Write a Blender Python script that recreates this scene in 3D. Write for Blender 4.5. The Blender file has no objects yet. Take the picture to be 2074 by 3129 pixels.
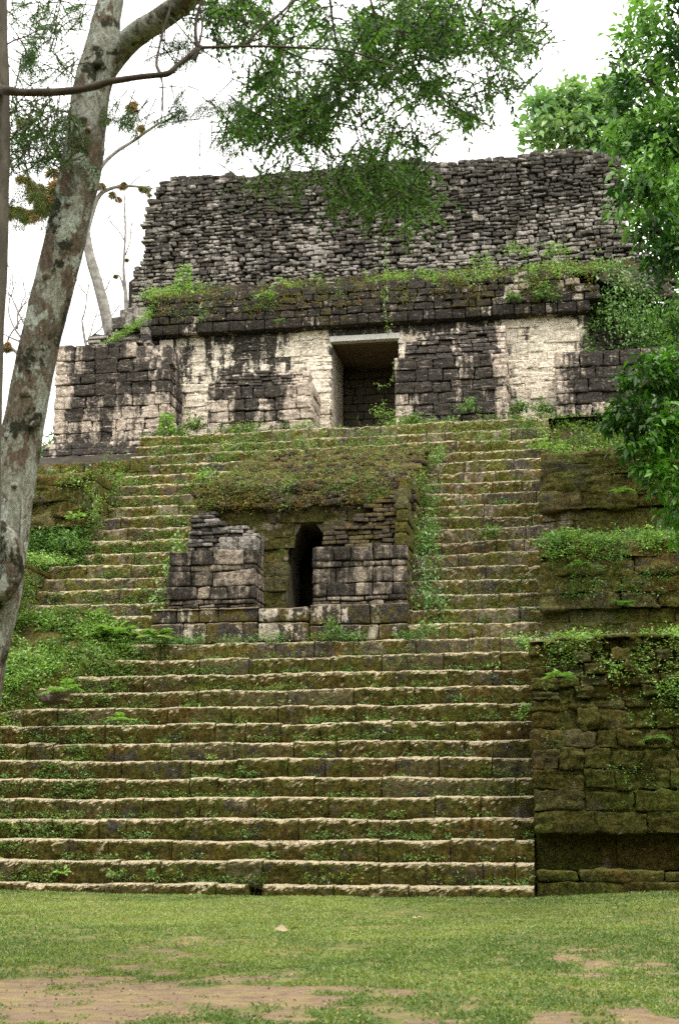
import bpy, math, random
import numpy as np

# ------------------------------------------------------------------ camera, world, sun, exposure
S = bpy.context.scene
COL = S.collection
F, YAW, PITCH, EYE = 4345.8, math.radians(9.67), math.radians(12.46), 1.38
cam = bpy.data.cameras.new('camera')
cam.lens = 50; cam.sensor_fit = 'VERTICAL'; cam.sensor_height = 36; cam.sensor_width = 24
cam.clip_start = 0.1; cam.clip_end = 3000
cam.dof.use_dof = True; cam.dof.focus_distance = 33; cam.dof.aperture_fstop = 4.2
camo = bpy.data.objects.new('camera', cam); COL.objects.link(camo)
camo.location = (0, 0, EYE); camo.rotation_euler = (math.radians(90) + PITCH, 0, YAW)
S.camera = camo

SUN_EL, SUN_AZ = math.radians(58), math.radians(140)      # azimuth from +Y towards +X
W = bpy.data.worlds.new('World'); S.world = W; W.use_nodes = True
nt = W.node_tree; nt.nodes.clear()
sky = nt.nodes.new('ShaderNodeTexSky'); sky.sky_type = 'NISHITA'; sky.sun_disc = False
sky.sun_elevation = SUN_EL; sky.sun_rotation = SUN_AZ
mx = nt.nodes.new('ShaderNodeMix'); mx.data_type = 'RGBA'
mx.inputs[0].default_value = 0.90                          # a closed layer of white cloud over the blue
mx.inputs[7].default_value = (10.8, 10.6, 10.2, 1)
nt.links.new(sky.outputs[0], mx.inputs[6])
bg = nt.nodes.new('ShaderNodeBackground'); bg.inputs[1].default_value = 0.14
nt.links.new(mx.outputs[2], bg.inputs[0])
wo = nt.nodes.new('ShaderNodeOutputWorld'); nt.links.new(bg.outputs[0], wo.inputs[0])
sl = bpy.data.lights.new('sun', 'SUN'); sl.energy = 1.5; sl.angle = math.radians(10); sl.color = (1, .96, .88)
so = bpy.data.objects.new('sun', sl); COL.objects.link(so)
so.rotation_euler = (math.radians(90) - SUN_EL, 0, math.pi - SUN_AZ)
S.view_settings.view_transform = 'Standard'; S.view_settings.look = 'None'
S.view_settings.exposure = 1.08; S.view_settings.gamma = 1
S.render.engine = 'CYCLES'
S.cycles.max_bounces = 5; S.cycles.diffuse_bounces = 3; S.cycles.transmission_bounces = 2
S.cycles.glossy_bounces = 2; S.cycles.transparent_max_bounces = 4
S.cycles.use_denoising = False

rnd = random.Random(7); RG = np.random.default_rng(7)
PI = math.pi

# ------------------------------------------------------------------ pixel -> place (1568 px wide frame)
def ray(px, py):
    k = 3129 / 2366
    a = (px * k - 1037) / F; b = (1564.5 - py * k) / F
    c, s = math.cos(PITCH), math.sin(PITCH)
    yr = c - b * s; zr = s + b * c
    c2, s2 = math.cos(YAW), math.sin(YAW)
    return (a * c2 - yr * s2, a * s2 + yr * c2, zr)
def at(px, py, Y):
    r = ray(px, py); t = Y / r[1]
    return np.array((r[0] * t, Y, EYE + r[2] * t))

# ------------------------------------------------------------------ noise
def _h(ix, iy, iz, s):
    h = (ix.astype(np.int64) * 374761393 + iy.astype(np.int64) * 668265263 + iz.astype(np.int64) * 2147483647 + s * 974711) & 0xffffffff
    h = ((h ^ (h >> 13)) * 1274126177) & 0xffffffff
    h = ((h ^ (h >> 16)) * 2246822519) & 0xffffffff
    return ((h ^ (h >> 15)) & 0xffff) / 65535.0
def vnoise(p, s=0):
    f = np.floor(p); d = p - f; d = d * d * (3 - 2 * d); i = f.astype(np.int64)
    r = 0
    for a in (0, 1):
        wa = d[..., 0] if a else 1 - d[..., 0]
        for b in (0, 1):
            wb = d[..., 1] if b else 1 - d[..., 1]
            for c in (0, 1):
                wc = d[..., 2] if c else 1 - d[..., 2]
                r = r + wa * wb * wc * _h(i[..., 0] + a, i[..., 1] + b, i[..., 2] + c, s)
    return r * 2 - 1
def fbm(p, scale=1.0, oct=3, s=0):
    p = np.asarray(p, float) * scale; r = 0; a = 1.0; t = 0
    for k in range(oct):
        r = r + a * vnoise(p, s + k * 17); t += a; a *= .5; p = p * 2.03 + 11.3
    return r / t
def sm(x, a, b):
    t = np.clip((np.asarray(x, float) - a) / (b - a), 0, 1); return t * t * (3 - 2 * t)

# ------------------------------------------------------------------ objects
def thing(name, label, cat, loc=(0, 0, 0), group=None):
    o = bpy.data.objects.new(name, None); COL.objects.link(o)
    o.empty_display_size = .2; o['label'] = label; o['category'] = cat
    if group: o['group'] = group
    return o
def tag(o, label, cat, group=None):
    o['label'] = label; o['category'] = cat
    if group: o['group'] = group
    return o

class Geo:
    def __init__(s): s.v = []; s.q = []; s.t = []; s.a = []; s.n = 0; s.qm = []; s.tm = []
    def add(s, V, Q=None, T=None, tone=0.5, mi=0):
        V = np.asarray(V, float).reshape(-1, 3)
        s.v.append(V); s.a.append(np.broadcast_to(np.asarray(tone, float), (len(V),)))
        if Q is not None and len(Q): Q = np.asarray(Q).reshape(-1, 4); s.q.append(Q + s.n); s.qm.append(np.full(len(Q), mi))
        if T is not None and len(T): T = np.asarray(T).reshape(-1, 3); s.t.append(T + s.n); s.tm.append(np.full(len(T), mi))
        s.n += len(V); return s
    def box(s, x0, x1, y0, y1, z0, z1, tone=.5, mi=0):
        V = [(x, y, z) for z in (z0, z1) for y in (y0, y1) for x in (x0, x1)]
        return s.add(V, [(0, 2, 3, 1), (4, 5, 7, 6), (0, 1, 5, 4), (2, 6, 7, 3), (0, 4, 6, 2), (1, 3, 7, 5)], tone=tone, mi=mi)
    def build(s, name, mats, parent=None, smooth=True, link=True, cream=None):
        V = np.concatenate(s.v); A = np.concatenate(s.a)
        Q = np.concatenate(s.q) if s.q else np.zeros((0, 4), int)
        T = np.concatenate(s.t) if s.t else np.zeros((0, 3), int)
        me = bpy.data.meshes.new(name)
        me.vertices.add(len(V)); me.vertices.foreach_set('co', V.astype(np.float32).ravel())
        nl = Q.size + T.size; me.loops.add(nl); me.polygons.add(len(Q) + len(T))
        me.loops.foreach_set('vertex_index', np.concatenate([Q.ravel(), T.ravel()]).astype(np.int32))
        st = np.concatenate([np.arange(len(Q)) * 4, Q.size + np.arange(len(T)) * 3]).astype(np.int32)
        me.polygons.foreach_set('loop_start', st)
        mi = np.concatenate((s.qm if s.qm else [np.zeros(0)]) + (s.tm if s.tm else [np.zeros(0)])).astype(np.int32)
        me.polygons.foreach_set('material_index', mi)
        me.polygons.foreach_set('use_smooth', np.full(len(Q) + len(T), smooth))
        me.update(calc_edges=True)
        at_ = me.attributes.new('tone', 'FLOAT', 'POINT'); at_.data.foreach_set('value', A.astype(np.float32))
        if cream is not None:
            c_ = me.attributes.new('cream', 'FLOAT', 'POINT'); c_.data.foreach_set('value', cream(V).astype(np.float32))
        me.validate()
        for m in (mats if isinstance(mats, (list, tuple)) else [mats]): me.materials.append(m)
        o = bpy.data.objects.new(name, me)
        if parent is not None: o.parent = parent
        COL.objects.link(o); return o

# ------------------------------------------------------------------ materials
class M_:
    def __init__(s, name):
        s.m = bpy.data.materials.new(name); s.m.use_nodes = True; s.nt = s.m.node_tree; s.nt.nodes.clear()
        s.out = s.nt.nodes.new('ShaderNodeOutputMaterial')
        s.pos = s.nt.nodes.new('ShaderNodeNewGeometry')
    def n(s, typ, **kw):
        nd = s.nt.nodes.new(typ)
        for k, v in kw.items():
            if k.startswith('i_'):
                inp = nd.inputs[int(k[2:])] if k[2:].isdigit() else nd.inputs[k[2:]]
                s.put(inp, v)
            else: setattr(nd, k, v)
        return nd
    def put(s, inp, v):
        if isinstance(v, bpy.types.NodeSocket): s.nt.links.new(v, inp)
        else:
            if isinstance(v, (tuple, list)) and len(v) == 3 and inp.type == 'RGBA': v = (*v, 1)
            inp.default_value = v
    def P(s, scale=(1, 1, 1)):
        m = s.n('ShaderNodeVectorMath', operation='MULTIPLY'); s.put(m.inputs[0], s.pos.outputs['Position']); m.inputs[1].default_value = scale
        return m.outputs[0]
    def noise(s, sc, det=4, rough=.6, stretch=(1, 1, 1), off=0):
        v = s.P(stretch)
        if off:
            a = s.n('ShaderNodeVectorMath', operation='ADD'); s.put(a.inputs[0], v); a.inputs[1].default_value = (off, off * .7, off * 1.3); v = a.outputs[0]
        nd = s.n('ShaderNodeTexNoise'); s.put(nd.inputs['Vector'], v)
        nd.inputs['Scale'].default_value = sc; nd.inputs['Detail'].default_value = det; nd.inputs['Roughness'].default_value = rough
        return nd.outputs['Fac']
    def attr(s, name): return s.n('ShaderNodeAttribute', attribute_name=name).outputs['Fac']
    def math(s, op, a, b=0.0, c=None, clamp=False):
        nd = s.n('ShaderNodeMath', operation=op); nd.use_clamp = clamp; s.put(nd.inputs[0], a); s.put(nd.inputs[1], b)
        if c is not None: s.put(nd.inputs[2], c)
        return nd.outputs[0]
    def step(s, x, a, b):
        nd = s.n('ShaderNodeMapRange'); nd.interpolation_type = 'SMOOTHSTEP'
        s.put(nd.inputs[0], x); nd.inputs[1].default_value = a; nd.inputs[2].default_value = b
        return nd.outputs[0]
    def mix(s, f, a, b, blend='MIX'):
        nd = s.n('ShaderNodeMix', data_type='RGBA', blend_type=blend); s.put(nd.inputs[0], f); s.put(nd.inputs[6], a); s.put(nd.inputs[7], b)
        return nd.outputs[2]
    def nz(s):
        return s.n('ShaderNodeSeparateXYZ', i_0=s.pos.outputs['True Normal']).outputs[2]
    def bump(s, h, strength=.5, dist=.02):
        b = s.n('ShaderNodeBump'); b.inputs['Strength'].default_value = strength; b.inputs['Distance'].default_value = dist; s.put(b.inputs['Height'], h)
        return b.outputs[0]
    def bsdf(s, col, rough=.9, normal=None, spec=.2, trans=None):
        p = s.n('ShaderNodeBsdfPrincipled'); s.put(p.inputs['Base Color'], col); s.put(p.inputs['Roughness'], rough); p.inputs['Specular IOR Level'].default_value = spec
        if normal: s.put(p.inputs['Normal'], normal)
        o = p.outputs[0]
        if trans is not None:
            t = s.n('ShaderNodeBsdfTranslucent'); s.put(t.inputs[0], trans[0])
            mm = s.n('ShaderNodeMixShader'); mm.inputs[0].default_value = trans[1]
            s.put(mm.inputs[1], o); s.put(mm.inputs[2], t.outputs[0]); o = mm.outputs[0]
        s.nt.links.new(o, s.out.inputs[0]); return s.m

def stone_mat(name, base=(.42, .35, .25), base2=(.30, .25, .19), dark=(.032, .028, .026), moss=(.055, .05, .012), moss2=(.10, .075, .022),
              dark_lo=.45, dark_hi=.55, moss_lo=.5, moss_hi=.6, top=None, toplo=.35, tophi=.75, speck=.0, streak=.45, tonew=.5, cream=False, grit=1.0, fleck=0.):
    m = M_(name); tone = m.attr('tone')
    n1 = m.noise(1.3, 5, .65); n2 = m.noise(7, 5, .7, off=5); n3 = m.noise(30, 3, .7, off=9)
    st = m.noise(2.4, 5, .65, (1, 1, streak), 20)
    col = m.mix(m.step(n2, .35, .65), base, base2)
    col = m.mix(m.step(n3, .45, .75), col, tuple(c * .72 for c in base2))
    # black lichen
    vst = m.noise(4.5, 4, .6, (1, 1, .09), 44)
    d = m.math('ADD', m.math('MULTIPLY', st, .34), m.math('ADD', m.math('MULTIPLY', n2, .28), m.math('MULTIPLY', vst, .38)))
    d = m.math('ADD', d, m.math('MULTIPLY', m.math('SUBTRACT', tone, .5), tonew * .32))
    if cream: d = m.math('SUBTRACT', d, m.math('MULTIPLY', m.attr('cream'), .20))
    dm = m.step(d, dark_lo, dark_hi)
    dcol = m.mix(m.step(n3, .35, .7), dark, tuple(c * 2.3 for c in dark))
    dcol = m.mix(m.step(n2, .56, .66), dcol, tuple(c * 3.6 for c in dark))
    col = m.mix(dm, col, dcol)
    if fleck:
        hs = m.noise(5.5, 4, .7, (.5, .5, 3.2), 77)
        col = m.mix(m.math('MULTIPLY', m.step(hs, .60, .66), fleck), col, m.mix(m.step(n3, .4, .6), base, base2))
        hd_ = m.noise(5.0, 4, .7, (.45, .45, 3.4), 91)
        col = m.mix(m.math('MULTIPLY', m.step(hd_, .60, .64), .85), col, dark)
    # moss
    mn = m.math('ADD', m.math('MULTIPLY', n1, .6), m.math('MULTIPLY', m.noise(4.5, 5, .7, off=31), .4))
    mn = m.math('ADD', mn, m.math('MULTIPLY', m.math('MAXIMUM', m.nz(), 0.0), .10))
    mcol = m.mix(m.step(m.noise(9, 4, .75, off=3), .38, .62), moss, moss2)
    mcol = m.mix(m.step(n3, .5, .72), mcol, tuple(c * 1.5 for c in moss2))
    mcol = m.mix(m.step(m.noise(.8, 4, .6, off=66), .50, .62), mcol, m.mix(1.0, mcol, (.97, 1.18, .9), 'MULTIPLY'))
    mcol = m.mix(m.step(m.noise(.9, 4, .6, off=49), .52, .64), mcol, m.mix(1.0, mcol, (1.25, .95, 1.0), 'MULTIPLY'))
    mcol = m.mix(m.math('MULTIPLY', m.step(tone, .78, .98), .22), mcol, m.mix(.5, base2, (.07, .055, .045)))
    col = m.mix(m.step(mn, moss_lo, moss_hi), col, mcol)
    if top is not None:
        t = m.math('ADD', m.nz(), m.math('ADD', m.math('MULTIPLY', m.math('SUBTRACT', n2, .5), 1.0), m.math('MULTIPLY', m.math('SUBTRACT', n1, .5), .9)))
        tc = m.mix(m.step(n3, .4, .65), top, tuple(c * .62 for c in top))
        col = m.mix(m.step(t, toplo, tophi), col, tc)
    if speck:
        v = m.n('ShaderNodeTexVoronoi'); m.put(v.inputs['Vector'], m.P()); v.inputs['Scale'].default_value = 5.5
        q = m.math('ADD', v.outputs['Distance'], m.math('MULTIPLY', n3, .22))
        rr = m.n('ShaderNodeSeparateColor', i_0=v.outputs['Color']).outputs[0]
        sp = m.math('MULTIPLY', m.math('SUBTRACT', 1.0, m.step(q, .17, .24)), m.step(rr, 1 - speck, 1 - speck + .02))
        col = m.mix(sp, col, (.42, .38, .32))
    bl = m.noise(11, 4, .75, off=55)
    col = m.mix(m.step(bl, .30, .5), m.mix(1.0, col, (.55, .5, .48), 'MULTIPLY'), col)
    fl_ = m.noise(26, 4, .8, off=71)
    col = m.mix(m.math('MULTIPLY', m.step(fl_, .60, .66), .55), col, m.mix(.5, col, tuple(c * .75 for c in base)))
    dk_ = m.noise(17, 4, .8, off=83)
    col = m.mix(m.math('MULTIPLY', m.step(dk_, .56, .64), .75), col, m.mix(1.0, col, (.32, .30, .28), 'MULTIPLY'))
    col = m.mix(m.step(m.noise(13, 4, .8, off=13), .50, .62), col, m.mix(1.0, col, (1.55, 1.5, 1.45), 'MULTIPLY'))
    fine = m.noise(75, 3, .8, off=2)
    hgt = m.math('ADD', m.math('MULTIPLY', n3, 1.0), m.math('MULTIPLY', fine, .6))
    hgt = m.math('ADD', hgt, m.math('MULTIPLY', m.noise(16, 4, .7, off=29), 1.6))
    return m.bsdf(col, .95, m.bump(hgt, 1.0 * grit, .035), .1)

MS = dict(
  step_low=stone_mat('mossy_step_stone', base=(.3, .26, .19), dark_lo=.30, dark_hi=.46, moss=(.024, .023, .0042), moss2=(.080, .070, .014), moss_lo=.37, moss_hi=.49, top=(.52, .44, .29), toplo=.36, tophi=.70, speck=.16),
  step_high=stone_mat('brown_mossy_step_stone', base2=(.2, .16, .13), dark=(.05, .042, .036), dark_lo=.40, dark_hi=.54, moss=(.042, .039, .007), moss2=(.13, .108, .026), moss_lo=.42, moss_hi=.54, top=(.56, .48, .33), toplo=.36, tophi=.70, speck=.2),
  terrace=stone_mat('mossy_block_stone', dark_lo=.28, dark_hi=.48, moss=(.026, .027, .005), moss2=(.076, .072, .016), moss_lo=.33, moss_hi=.46, top=(.13, .12, .04), toplo=.5, tophi=.95, speck=.08),
  talud=stone_mat('mossy_plastered_stone', base=(.34, .31, .24), dark=(.04, .035, .026), dark_lo=.38, dark_hi=.55, moss=(.040, .040, .008), moss2=(.105, .096, .024), moss_lo=.38, moss_hi=.50, top=(.2, .17, .07), toplo=.5, tophi=.95, speck=.14),
  temple=stone_mat('blackened_limestone', base=(.82, .75, .62), base2=(.60, .52, .41), dark=(.027, .024, .020), dark_lo=.38, dark_hi=.47, moss_lo=.66, moss_hi=.74, streak=.25, tonew=.22, cream=True, fleck=.75, grit=.6),
  pier=stone_mat('black_pier_limestone', base=(.64, .56, .47), base2=(.40, .32, .26), dark=(.032, .028, .024), dark_lo=.365, dark_hi=.465, moss_lo=.62, moss_hi=.72, streak=.35, tonew=.22, cream=True, fleck=.6),
  frieze=stone_mat('mossy_black_frieze', base=(.5, .44, .38), dark=(.022, .019, .016), dark_lo=.34, dark_hi=.39, moss=(.036, .034, .011), moss2=(.075, .064, .022), moss_lo=.54, moss_hi=.64, tonew=.5, cream=True, fleck=.55),
  rubble=stone_mat('grey_black_rubble', base=(.38, .35, .31), base2=(.24, .22, .20), dark=(.040, .036, .031), dark_lo=.42, dark_hi=.54, moss=(.05, .038, .016), moss2=(.085, .062, .026), moss_lo=.57, moss_hi=.7, streak=1, tonew=.6, fleck=.5),
  shrine=stone_mat('grey_shrine_blocks', base=(.42, .36, .29), base2=(.25, .20, .16), dark=(.024, .021, .018), dark_lo=.41, dark_hi=.56, moss_lo=.58, moss_hi=.72, streak=.5, tonew=.32),
  hump=stone_mat('mossy_collapsed_roof', dark=(.035, .028, .022), dark_lo=.3, dark_hi=.45, moss=(.034, .028, .009), moss2=(.10, .078, .026), moss_lo=.46, moss_hi=.6, top=(.14, .105, .045), toplo=.55, tophi=.95),
)
def simple(name, c1, c2, sc=5, rough=.85, stretch=(1, 1, 1), bump=.4, c3=None):
    m = M_(name); n = m.noise(sc, 5, .65, stretch); f = m.noise(sc * 6, 4, .7, stretch, 4)
    col = m.mix(m.step(n, .38, .62), c1, c2)
    col = m.mix(m.step(f, .5, .7), col, c3 or tuple(c * .6 for c in c1))
    return m.bsdf(col, rough, m.bump(f, bump, .015), .15)
M_core = simple('dark_mortar_fill', (.03, .026, .02), (.05, .042, .03), 3)
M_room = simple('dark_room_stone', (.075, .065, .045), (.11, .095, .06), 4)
M_plaster = simple('pale_lintel_plaster', (.62, .6, .56), (.5, .48, .44), 6, bump=.2)
M_beam = simple('brown_ceiling_beam', (.16, .115, .075), (.10, .07, .045), 4, stretch=(1, 12, 12))
M_twig = simple('dark_branch_bark', (.045, .036, .028), (.075, .058, .045), 9)
M_dead = simple('pale_dead_bark', (.27, .26, .235), (.16, .145, .125), 4.5, c3=(.07, .06, .05))
M_brom = simple('bromeliad_brown', (.20, .12, .075), (.13, .12, .05), 1.2, c3=(.24, .13, .09))
M_stem = simple('green_stem', (.09, .1, .04), (.06, .07, .03), 5)
M_rock = MS['shrine']

def bark_mat(name):
    m = M_(name)
    a = m.noise(6.5, 6, .66, (1, 1, .55)); b = m.noise(6.0, 6, .68, (1, 1, .7), 8); c = m.noise(3.6, 6, .66, (1, 1, .55), 17); f = m.noise(42, 5, .8, (1, 1, .6), 3)
    col = m.mix(m.step(a, .42, .60), (.15, .11, .08), (.17, .16, .13))
    col = m.mix(m.step(a, .60, .66), col, (.25, .24, .20))
    col = m.mix(m.step(c, .48, .53), col, (.31, .32, .275))
    col = m.mix(m.step(b, .545, .575), col, (.40, .44, .39))
    col = m.mix(m.step(m.noise(3.4, 6, .72, (1, 1, .8), 40), .545, .59), col, (.035, .038, .022))
    col = m.mix(m.step(f, .40, .62), m.mix(1.0, col, (.5, .47, .42), 'MULTIPLY'), col)
    lines = m.noise(22, 4, .65, (1, 1, .10), 60)
    h = m.math('ADD', m.math('MULTIPLY', f, .8), m.math('MULTIPLY', lines, .9))
    return m.bsdf(col, .9, m.bump(h, .9, .015), .12)
M_bark = bark_mat('mottled_grey_bark')
M_bark2 = simple('ridged_brown_bark', (.115, .10, .078), (.065, .058, .045), 6, stretch=(1, 1, .3), c3=(.05, .045, .03))

def leaf_mat(name, c1, c2, c3=None, tr=.35, rough=.45, spec=.4):
    m = M_(name); t = m.attr('tone')
    col = m.mix(m.step(t, .1, .9), c1, c2)
    if c3: col = m.mix(m.step(t, .955, .96), col, c3)
    tc = m.mix(1.0, col, (1.3, 1.5, .6), 'MULTIPLY')
    return m.bsdf(col, rough, None, spec, trans=(tc, tr))
L_canopy = leaf_mat('canopy_leaf', (.022, .058, .018), (.095, .19, .05), tr=.45)
L_frond = leaf_mat('fine_frond_leaf', (.03, .08, .018), (.08, .16, .04), tr=.35)
L_jungle = leaf_mat('big_tree_leaf', (.018, .065, .012), (.20, .38, .09), tr=.3, rough=.35)
L_dark = leaf_mat('dark_glossy_leaf', (.014, .045, .006), (.10, .25, .03), tr=.3, rough=.4, spec=.35)
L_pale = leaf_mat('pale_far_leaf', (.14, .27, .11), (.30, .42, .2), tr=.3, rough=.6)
L_weed = leaf_mat('weed_leaf', (.06, .125, .03), (.21, .31, .09), (.34, .28, .10), tr=.3)
L_fern = leaf_mat('fern_leaf', (.11, .22, .05), (.30, .44, .13), tr=.3)
L_moss = leaf_mat('moss_tuft', (.025, .026, .006), (.085, .075, .02), (.2, .17, .08), tr=.1, rough=.95, spec=.05)
L_brown = leaf_mat('dry_weed', (.12, .1, .03), (.24, .2, .07), (.35, .12, .05), tr=.25, rough=.8)
L_litter = leaf_mat('dry_litter', (.16, .10, .06), (.36, .28, .18), tr=.05, rough=.9)
L_blue = leaf_mat('cool_green_leaf', (.055, .13, .035), (.20, .33, .11), tr=.3)
L_grass = leaf_mat('grass_blade', (.08, .14, .033), (.25, .30, .09), (.36, .30, .14), tr=.3, rough=.6)

# ------------------------------------------------------------------ leaves, tubes
def unit(v): return v / np.maximum(np.linalg.norm(v, axis=-1, keepdims=True), 1e-9)
def leaves(g, P, D, L, Wd, tone=None, roll=None, mi=0, fold=.25, sag=.15):
    """a folded six-vertex leaf at each point P growing along D"""
    P = np.asarray(P, float).reshape(-1, 3); n = len(P); D = unit(np.asarray(D, float).reshape(-1, 3))
    L = np.broadcast_to(L, (n,)).reshape(n, 1); Wd = np.broadcast_to(Wd, (n,)).reshape(n, 1)
    up = np.tile((0., 0., 1.), (n, 1)); sd = np.cross(D, up); bad = np.linalg.norm(sd, axis=1) < .1; sd[bad] = (1, 0, 0); sd = unit(sd)
    nn = unit(np.cross(sd, D))
    if roll is None: roll = RG.normal(0, .5, n)
    c, s = np.cos(roll)[:, None], np.sin(roll)[:, None]; sd, nn = sd * c + nn * s, nn * c - sd * s
    dn = np.zeros((n, 3)); dn[:, 2] = -1
    b = P; m1 = P + D * L * .45 + dn * L * sag * .2; tip = P + D * L + dn * L * sag
    V = np.stack([b, m1 + sd * Wd * .5 + nn * Wd * fold, tip, m1 - sd * Wd * .5 + nn * Wd * fold], 1)
    k = np.arange(n)[:, None] * 4
    T = np.concatenate([k + [0, 1, 2], k + [0, 2, 3]])
    if tone is None: tone = RG.random(n)
    g.add(V.reshape(-1, 3), T=T, tone=np.repeat(np.broadcast_to(tone, (n,)), 4), mi=mi)
def rdir(n, up=0., spread=1.):
    d = RG.normal(0, 1, (n, 3)) * (spread, spread, spread * .7); d[:, 2] += up; return unit(d)
def smooth_path(P, R, sub=6):
    P = np.asarray(P, float); R = np.asarray(R, float); n = len(P); out = []; ro = []
    for i in range(n - 1):
        p0, p1, p2, p3 = P[max(i - 1, 0)], P[i], P[i + 1], P[min(i + 2, n - 1)]
        for k in range(sub):
            t = k / sub
            out.append(.5 * ((2 * p1) + (-p0 + p2) * t + (2 * p0 - 5 * p1 + 4 * p2 - p3) * t * t + (-p0 + 3 * p1 - 3 * p2 + p3) * t ** 3)); ro.append(R[i] * (1 - t) + R[i + 1] * t)
    out.append(P[-1]); ro.append(R[-1]); return np.array(out), np.array(ro)
def tube(g, P, R, ns=8, sub=4, bumps=0., nsc=3., tone=.5, mi=0):
    P, R = smooth_path(P, R, sub) if sub > 1 else (np.asarray(P, float), np.asarray(R, float))
    n = len(P); T = np.gradient(P, axis=0); T = unit(T)
    ref = np.array((0, 1., 0)) if abs(T[0][1]) < .8 else np.array((1., 0, 0))
    A = unit(np.cross(T, ref)); B = np.cross(T, A)
    th = np.linspace(0, 2 * PI, ns, endpoint=False)
    ring = A[:, None] * np.cos(th)[None, :, None] + B[:, None] * np.sin(th)[None, :, None]
    rr = R[:, None, None] * np.ones((1, ns, 1))
    V = P[:, None] + ring * rr
    if bumps: V = V + ring * (R[:, None, None] * bumps * (fbm(V, nsc, 3) + (.35 * fbm(V * (1, 1, .35), nsc * 8, 3, 4) if ns > 30 else 0))[..., None])
    i = np.arange(n - 1)[:, None] * ns; j = np.arange(ns)[None]; j2 = (j + 1) % ns
    Q = np.stack([i + j, i + j2, i + ns + j2, i + ns + j], -1).reshape(-1, 4)
    V = V.reshape(-1, 3); e = len(V); V = np.vstack([V, P[0], P[-1]])
    Tt = [(e, int(j2_), int(j_)) for j_, j2_ in zip(range(ns), [(k + 1) % ns for k in range(ns)])] + [(e + 1, (n - 1) * ns + k, (n - 1) * ns + (k + 1) % ns) for k in range(ns)]
    g.add(V, Q, Tt, tone=tone, mi=mi)

# ------------------------------------------------------------------ masonry
def shell(tx, ty, tz):
    """surface grid of a cube without its back (y=+1), verts welded"""
    V = []; Q = []; idx = {}
    def vid(p):
        k = tuple(round(c, 4) for c in p)
        if k not in idx: idx[k] = len(V); V.append(p)
        return idx[k]
    def face(f, a, b):
        for i in range(len(a) - 1):
            for j in range(len(b) - 1):
                Q.append([vid(f(a[i], b[j])), vid(f(a[i + 1], b[j])), vid(f(a[i + 1], b[j + 1])), vid(f(a[i], b[j + 1]))])
    face(lambda x, z: (x, -1, z), tx, tz)
    face(lambda x, y: (x, y, 1), tx, ty)
    face(lambda x, y: (x, -y, -1), tx, ty)
    face(lambda y, z: (1, y, z), ty, tz)
    face(lambda y, z: (-1, -y, z), ty, tz)
    return np.array(V, float), np.array(Q)
SH = {'s': shell([-1, -.8, 0, .8, 1], [-1, -.7, 1], [-1, -.7, .7, 1]),
      'm': shell([-1, -.88, -.45, 0, .45, .88, 1], [-1, -.75, 0, 1], [-1, -.8, 0, .8, 1]),
      'x': shell([-1, -.95, -.82, -.65, -.45, -.25, 0, .25, .45, .65, .82, .95, 1], [-1, -.85, -.3, 1], [-1, -.9, -.7, -.45, -.15, .15, .45, .7, .9, 1]),
      'l': shell([-1, -.92, -.7, -.45, -.2, .2, .45, .7, .92, 1], [-1, -.85, -.3, 1], [-1, -.85, -.45, 0, .45, .85, 1])}
def stones(g, cu, cv, hu, hv, hd, O=(0, 0, 0), U=(1, 0, 0), N=(0, -1, 0), prot=0., r=.03, amp=.012, nsc=7., kind='m', tilt=0., batter=0., v0=0., tone=None, low=0., gap=.006, lay=0.):
    """stones centred at (cu,cv) on the plane through O; N points outwards; front faces lie on the plane + prot"""
    O, U, N = (np.asarray(a, float) for a in (O, U, N)); T, Q = SH[kind]; n = len(cu)
    if n == 0: return
    cu, cv, hu, hv = (np.broadcast_to(a, (n,)).astype(float) for a in (cu, cv, hu, hv))
    H = np.stack([np.maximum(hu - gap, .01), np.full(n, hd), np.maximum(hv - gap, .01)], 1)[:, None]
    rr = np.minimum(np.broadcast_to(r, (n,)).reshape(n, 1, 1), H.min(2, keepdims=True) * .95)
    q = T[None] * H; inn = np.clip(q, -(H - rr), H - rr); d = q - inn; dl = np.maximum(np.linalg.norm(d, axis=2, keepdims=True), 1e-6)
    nrm = d / dl; q = inn + nrm * rr
    if tilt:
        a = RG.normal(0, tilt, n)[:, None]; c, s = np.cos(a), np.sin(a)
        q[..., 0], q[..., 2] = q[..., 0] * c - q[..., 2] * s, q[..., 0] * s + q[..., 2] * c
    prot = np.broadcast_to(prot, (n,))
    u = q[..., 0] + cu[:, None]; v = q[..., 2] + cv[:, None]; w = -q[..., 1] - hd + prot[:, None]
    w = w - batter * (v - v0)
    Wp = O + U * u[..., None] + N * w[..., None] + np.array((0, 0, 1.)) * v[..., None]
    nw = U * nrm[..., 0:1] - N * nrm[..., 1:2] + np.array((0, 0, 1.)) * nrm[..., 2:3]
    sid = RG.random(n)[:, None] * 50
    Wn = Wp + np.stack([sid, sid * 0, sid * 0], -1)
    Wp = Wp + nw * (fbm(Wn, nsc, 3)[..., None] * amp)
    if lay: Wp = Wp + nw * (fbm(Wn * (.5, .5, 4.), 4.5, 3, 8)[..., None] * lay)
    if low: Wp = Wp + nw * (fbm(Wn, 1.8, 2, 5)[..., None] * low)
    if tone is None: tone = RG.random(n)
    k = np.arange(n)[:, None, None] * len(T)
    g.add(Wp.reshape(-1, 3), (Q[None] + k).reshape(-1, 4), tone=np.repeat(np.broadcast_to(tone, (n,)), len(T)))
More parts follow.
